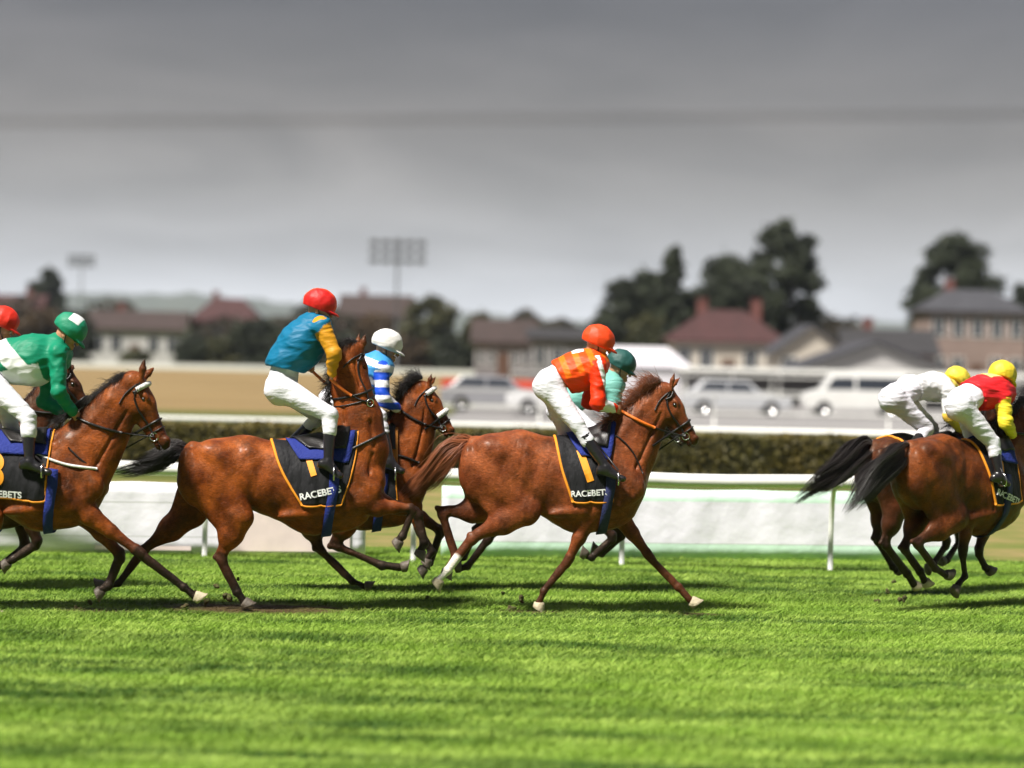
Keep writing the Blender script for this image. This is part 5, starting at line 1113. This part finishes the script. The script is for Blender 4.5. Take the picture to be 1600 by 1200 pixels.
# ------------------------------------------------------------------ trees
BARK = mat('bark', (.07, .05, .035), .9, bump=1, bscale=12)
LEAF = [mat('dark evergreen foliage', (.013, .019, .009), .7, var=1, vscale=.35, col2=(.030, .040, .013)), mat('olive foliage', (.030, .036, .010), .7, var=1, vscale=.4, col2=(.065, .062, .016)), mat('autumn foliage', (.040, .026, .010), .7, var=1, vscale=.4, col2=(.075, .042, .014))]
def tree(label, pxc, D, ytop, yb, wpx, m, seed, shape='round', nl=7000, leaf=.20, group='trees beyond the track'):
    r_ = np.random.RandomState(seed); c0 = B(pxc, (ytop + yb) / 2, D); zt = B(pxc, ytop, D)[2]; zb = max(B(pxc, yb, D)[2], .4); W = wpx / FPX * D / 2; H = zt - zb
    e = empty('tree', (c0[0], D, 0)); tag(e, label, 'tree', group); b = MB()
    tr = .10 + H * .02; lean = r_.randn() * .2; tp = [(0, 0, -.1), (lean * .3, 0, zb * .6), (lean, 0, zb + H * .35), (lean * 1.2, 0, zb + H * .85)]; b.tube(tp, [tr, tr * .8, tr * .5, tr * .12], 10)
    cl = []; nc = 60
    for i in range(nc):
        u = (i + .5) / nc; z = zb + H * (u if shape != 'round' else u) ; th = r_.rand() * 6.28
        if shape == 'cone': rad = W * (1.02 - u) ** .75
        elif shape == 'column': rad = W * min(1, 2.6 * (1 - u) ** .6, .55 + u * 2)
        elif shape == 'flat': z = zb + H * (.2 + .8 * r_.rand()); rad = W
        else: rad = W * math.sqrt(max(.05, 1 - (2 * u - .85) ** 2 * .75))
        rr = rad * (.35 + .5 * r_.rand()); cs = max(.34 * W, .7) * (.6 + .6 * r_.rand()) * (1.0 if shape != 'cone' else (1.15 - u * .7))
        c_ = np.array([rr * math.cos(th), rr * math.sin(th), z - cs * .4]); cl.append((c_, cs))
        if i % 2 == 0: zz = min(c_[2] - .1, zb + H * .8); b.tube([(lean * min(1, zz / (zb + H * .35)), 0, max(zz - rr * .6, zb * .5)), tuple(c_ * .55 + np.array([lean * .4, 0, (zz) * .45])), tuple(c_)], [tr * .35, tr * .2, tr * .06], 5)
    b.build('trunk', BARK, e, True); w_ = np.array([c[1] ** 2 for c in cl]); idx = r_.choice(len(cl), nl, p=w_ / w_.sum()); d = r_.randn(nl, 3); d /= np.linalg.norm(d, axis=1)[:, None]; rad = r_.rand(nl) ** .45
    C = np.array([cl[i][0] for i in idx]) + d * (rad * np.array([cl[i][1] for i in idx]))[:, None] * np.array([1, 1, .72]) * (1 + .35 * r_.randn(nl)[:, None] * (r_.rand(nl)[:, None] < .2))
    V, F = leafcloud(C, 0, leaf, seed); mesh_obj('crown', V, F, m, e, False)
tree('tall dark evergreen column, tallest of the trees', 1228, 215, 343, 560, 118, LEAF[0], 1, 'column', 15000, .24)
tree('dark tree with a narrow top left of the tall column', 1052, 215, 384, 560, 130, LEAF[0], 2, 'cone', 13000, .24)
tree('broad dark tree between the narrow top and the tall column', 1132, 222, 402, 560, 160, LEAF[0], 3, 'round', 16000, .24)
WOODM = mat('far woodland foliage', (.017, .019, .010), .8, var=1, vscale=.12, col2=(.045, .030, .014))
n_ = 42000; x_ = (rs.rand(n_) * 2 - 1) * 95; y_ = 290 + rs.rand(n_) * 26; hh = 5.2 + 1.3 * np.sin(x_ * .21) + 1.1 * np.sin(x_ * .53 + 1) + .6 * np.sin(x_ * 1.3); V, F = leafcloud(np.stack([x_, y_, hh * rs.rand(n_) ** .6], 1), 0, .42, 9)
o = kind(mesh_obj('woodland', V, F, WOODM, None, False), 'stuff'); tag(o, 'dark band of low woodland behind the houses', 'woodland')
tree('small round dark tree at the left end of the tall group', 976, 220, 436, 560, 96, LEAF[0], 4, 'round', 8000, .22)
tree('round dark tree rising behind the tall pinkish house', 1494, 222, 366, 560, 150, LEAF[0], 5, 'round', 15000, .24)
tree('thin dark tree left of the one behind the pinkish house', 1436, 224, 428, 560, 44, LEAF[0], 16, 'cone', 4000, .2)
tree('dark tree filling the gap below the tall column', 1172, 212, 428, 560, 120, LEAF[0], 61, 'round', 12000, .24)
tree('dark tree right of the small round one, lower than the narrow top', 1010, 224, 424, 560, 90, LEAF[0], 62, 'round', 9000, .24)
tree('half seen tree at the right edge beyond the roofs', 1600, 222, 446, 570, 60, LEAF[0], 6, 'round', 5000, .22)
tree('olive tree behind the white helmet', 672, 245, 464, 575, 104, LEAF[1], 7, 'round', 8000, .24)
tree('low olive tree right of the white helmet', 752, 240, 490, 580, 80, LEAF[1], 8, 'round', 6000, .24)
tree('autumn brown tree behind the turquoise jockey', 590, 240, 492, 582, 90, LEAF[2], 9, 'round', 7000, .24)
tree('dark round bush tree right of the dark red house', 405, 238, 500, 578, 110, LEAF[0], 10, 'round', 8000, .24)
tree('olive bush tree left of the turquoise jockey', 470, 240, 506, 580, 90, LEAF[1], 11, 'round', 7000, .24)
tree('autumn tree above the green jockey', 60, 250, 486, 575, 110, LEAF[2], 12, 'round', 8000, .24)
tree('olive tree behind the red helmet at the left edge', -20, 250, 490, 575, 90, LEAF[1], 13, 'round', 7000, .24)
tree('dark tree between the green jockey and the white house', 128, 256, 496, 575, 50, LEAF[0], 14, 'round', 5000, .24)
tree('dark pointed tree rising above the far left roofs', 72, 420, 420, 560, 70, LEAF[0], 15, 'round', 6000, .4)
tree('olive tree at the left foot of the tall dark trees', 1010, 200, 492, 600, 74, LEAF[1], 17, 'round', 7000, .22)
for k_, (px_, y_, w_, m_, nm_) in enumerate([(300, 524, 60, 0, 'dark shrub at the right wall of the low white house'), (345, 528, 64, 1, 'olive shrub before the dark red house'), (540, 520, 80, 0, 'dark shrub right of the turquoise jockey'), (640, 528, 70, 2, 'brown shrub left of the white helmet'), (705, 524, 76, 0, 'dark shrub right of the white helmet'), (10, 520, 84, 0, 'dark shrub at the left edge beyond the track'), (212, 548, 50, 1, 'low olive shrub before the low white house')]):
    tree(nm_, px_, 237, y_, 585, w_, LEAF[m_], 40 + k_, 'round', 3500, .2, 'shrubs beyond the sand track')
tree('dark low tree between the grey shed and the tall trees', 948, 208, 500, 600, 50, LEAF[0], 18, 'round', 5000, .22)
# floodlight masts
def mast(label, px, D, yt, yb, wpx, m_):
    p = B(px, yt, D); z1 = p[2]; z0 = B(px, yb, D)[2]; w_ = wpx / FPX * D / 2; e = empty('floodlight_mast', (p[0], D, 0)); tag(e, label, 'floodlight', 'floodlight masts'); b = MB(); b.tube([(0, 0, -.1), (0, 0, z1)], [.14, .07], 8); b.build('mast', m_, e, True)
    for r in range(3):
        z = z0 + (z1 - z0) * (r + .5) / 3; b = MB(); b.box(-w_, w_, -.12, -.04, z - .04, z + .04); cb = b.build('crossbar', m_, e)
        for k in range(5):
            x = -w_ + w_ * 2 * (k + .5) / 5; b = MB(); b.box(x - w_ * .14, x + w_ * .14, -.38, -.125, z - .22, z + .24); b.build('lamp_housing', m_, cb)
MASTM = mat('mast steel', (.10, .105, .11), .5, metal=.4)
mast('tall floodlight mast standing alone against the sky', 622, 235, 372, 416, 92, MASTM)
mast('smaller floodlight mast further away above the left roofs', 128, 380, 398, 418, 44, MASTM)

# ------------------------------------------------------------------ clods of turf thrown up by the hooves
CLOD = mat('torn turf and soil', (.07, .042, .02), .95, bump=1, bscale=60, var=1, vscale=30, col2=(.07, .09, .015))
for k, (px_, y_, d_, r_) in enumerate([(352, 934, 24.1, .035), (338, 916, 24.0, .022), (322, 940, 24.2, .028), (306, 926, 24.1, .018), (372, 905, 24.3, .016), (290, 952, 23.9, .03), (816, 936, 24.4, .024), (800, 950, 24.3, .03), (786, 926, 24.5, .015), (1412, 936, 25.8, .030), (1386, 924, 25.7, .02), (1372, 940, 25.9, .022), (1396, 908, 25.9, .014), (140, 940, 23.8, .022), (122, 952, 23.7, .03), (668, 932, 24.4, .018)]):
    F_ = Field((-.1,) * 3, (.1,) * 3, .0085); rr = np.random.RandomState(k)
    for _ in range(7): F_.ell(rr.randn(3) * r_ * .55, r_ * (.45 + .5 * rr.rand(3)), None, .006)
    V, F = F_.mesh(); o = mesh_obj('turf_clod', V, F, CLOD, None, True, tuple(B(px_, y_, d_)))
    tag(o, 'small clod of torn turf in the air just behind a hoof', 'turf clod', 'flying clods of turf')

# ------------------------------------------------------------------ hills and air
def hills(name, D0, base, amp, seed, m):
    r_ = np.random.RandomState(seed); xs = np.linspace(-D0 * .5, D0 * .5, 220); rows = 8; V = []
    prof = sum(a * np.sin(xs / D0 * f + r_.rand() * 6.28) for a, f in ((1, 7), (.6, 17), (.35, 41), (.12, 97), (.06, 230)))
    for j in range(rows):
        t = j / (rows - 1); hh = (base + amp * prof) * math.sin(t * math.pi / 2) ** 1.2
        for x, h in zip(xs, hh): V.append((x + r_.randn() * 3, D0 + t * D0 * .25, max(h, -2) * (1 + .03 * r_.randn()) - 2))
    F = np.array([(j * 220 + i, j * 220 + i + 1, (j + 1) * 220 + i + 1, (j + 1) * 220 + i) for j in range(rows - 1) for i in range(219)])
    kind(mesh_obj(name, V, F, m), 'structure')
WOOD = mat('wooded hillside', (.03, .045, .022), .9, var=1, vscale=.01, col2=(.06, .07, .03))
hills('hills', 4300, 80, 14, 3, WOOD)
hills('hills', 1500, 16, 3, 8, WOOD)

hz = bpy.data.meshes.new('haze'); b = MB(); b.box(-4900, 4900, -150, 7400, -14, 190)
HZ = bpy.data.materials.new('thin air'); HZ.use_nodes = True; n = HZ.node_tree.nodes; n.remove(n['Principled BSDF']); v = n.new('ShaderNodeVolumePrincipled'); v.inputs['Color'].default_value = (.80, .88, 1, 1); v.inputs['Density'].default_value = .0001
HZ.node_tree.links.new(v.outputs[0], n['Material Output'].inputs['Volume'])
o = kind(b.build('haze', HZ), 'stuff'); tag(o, 'thin bluish haze over the far hills', 'haze')
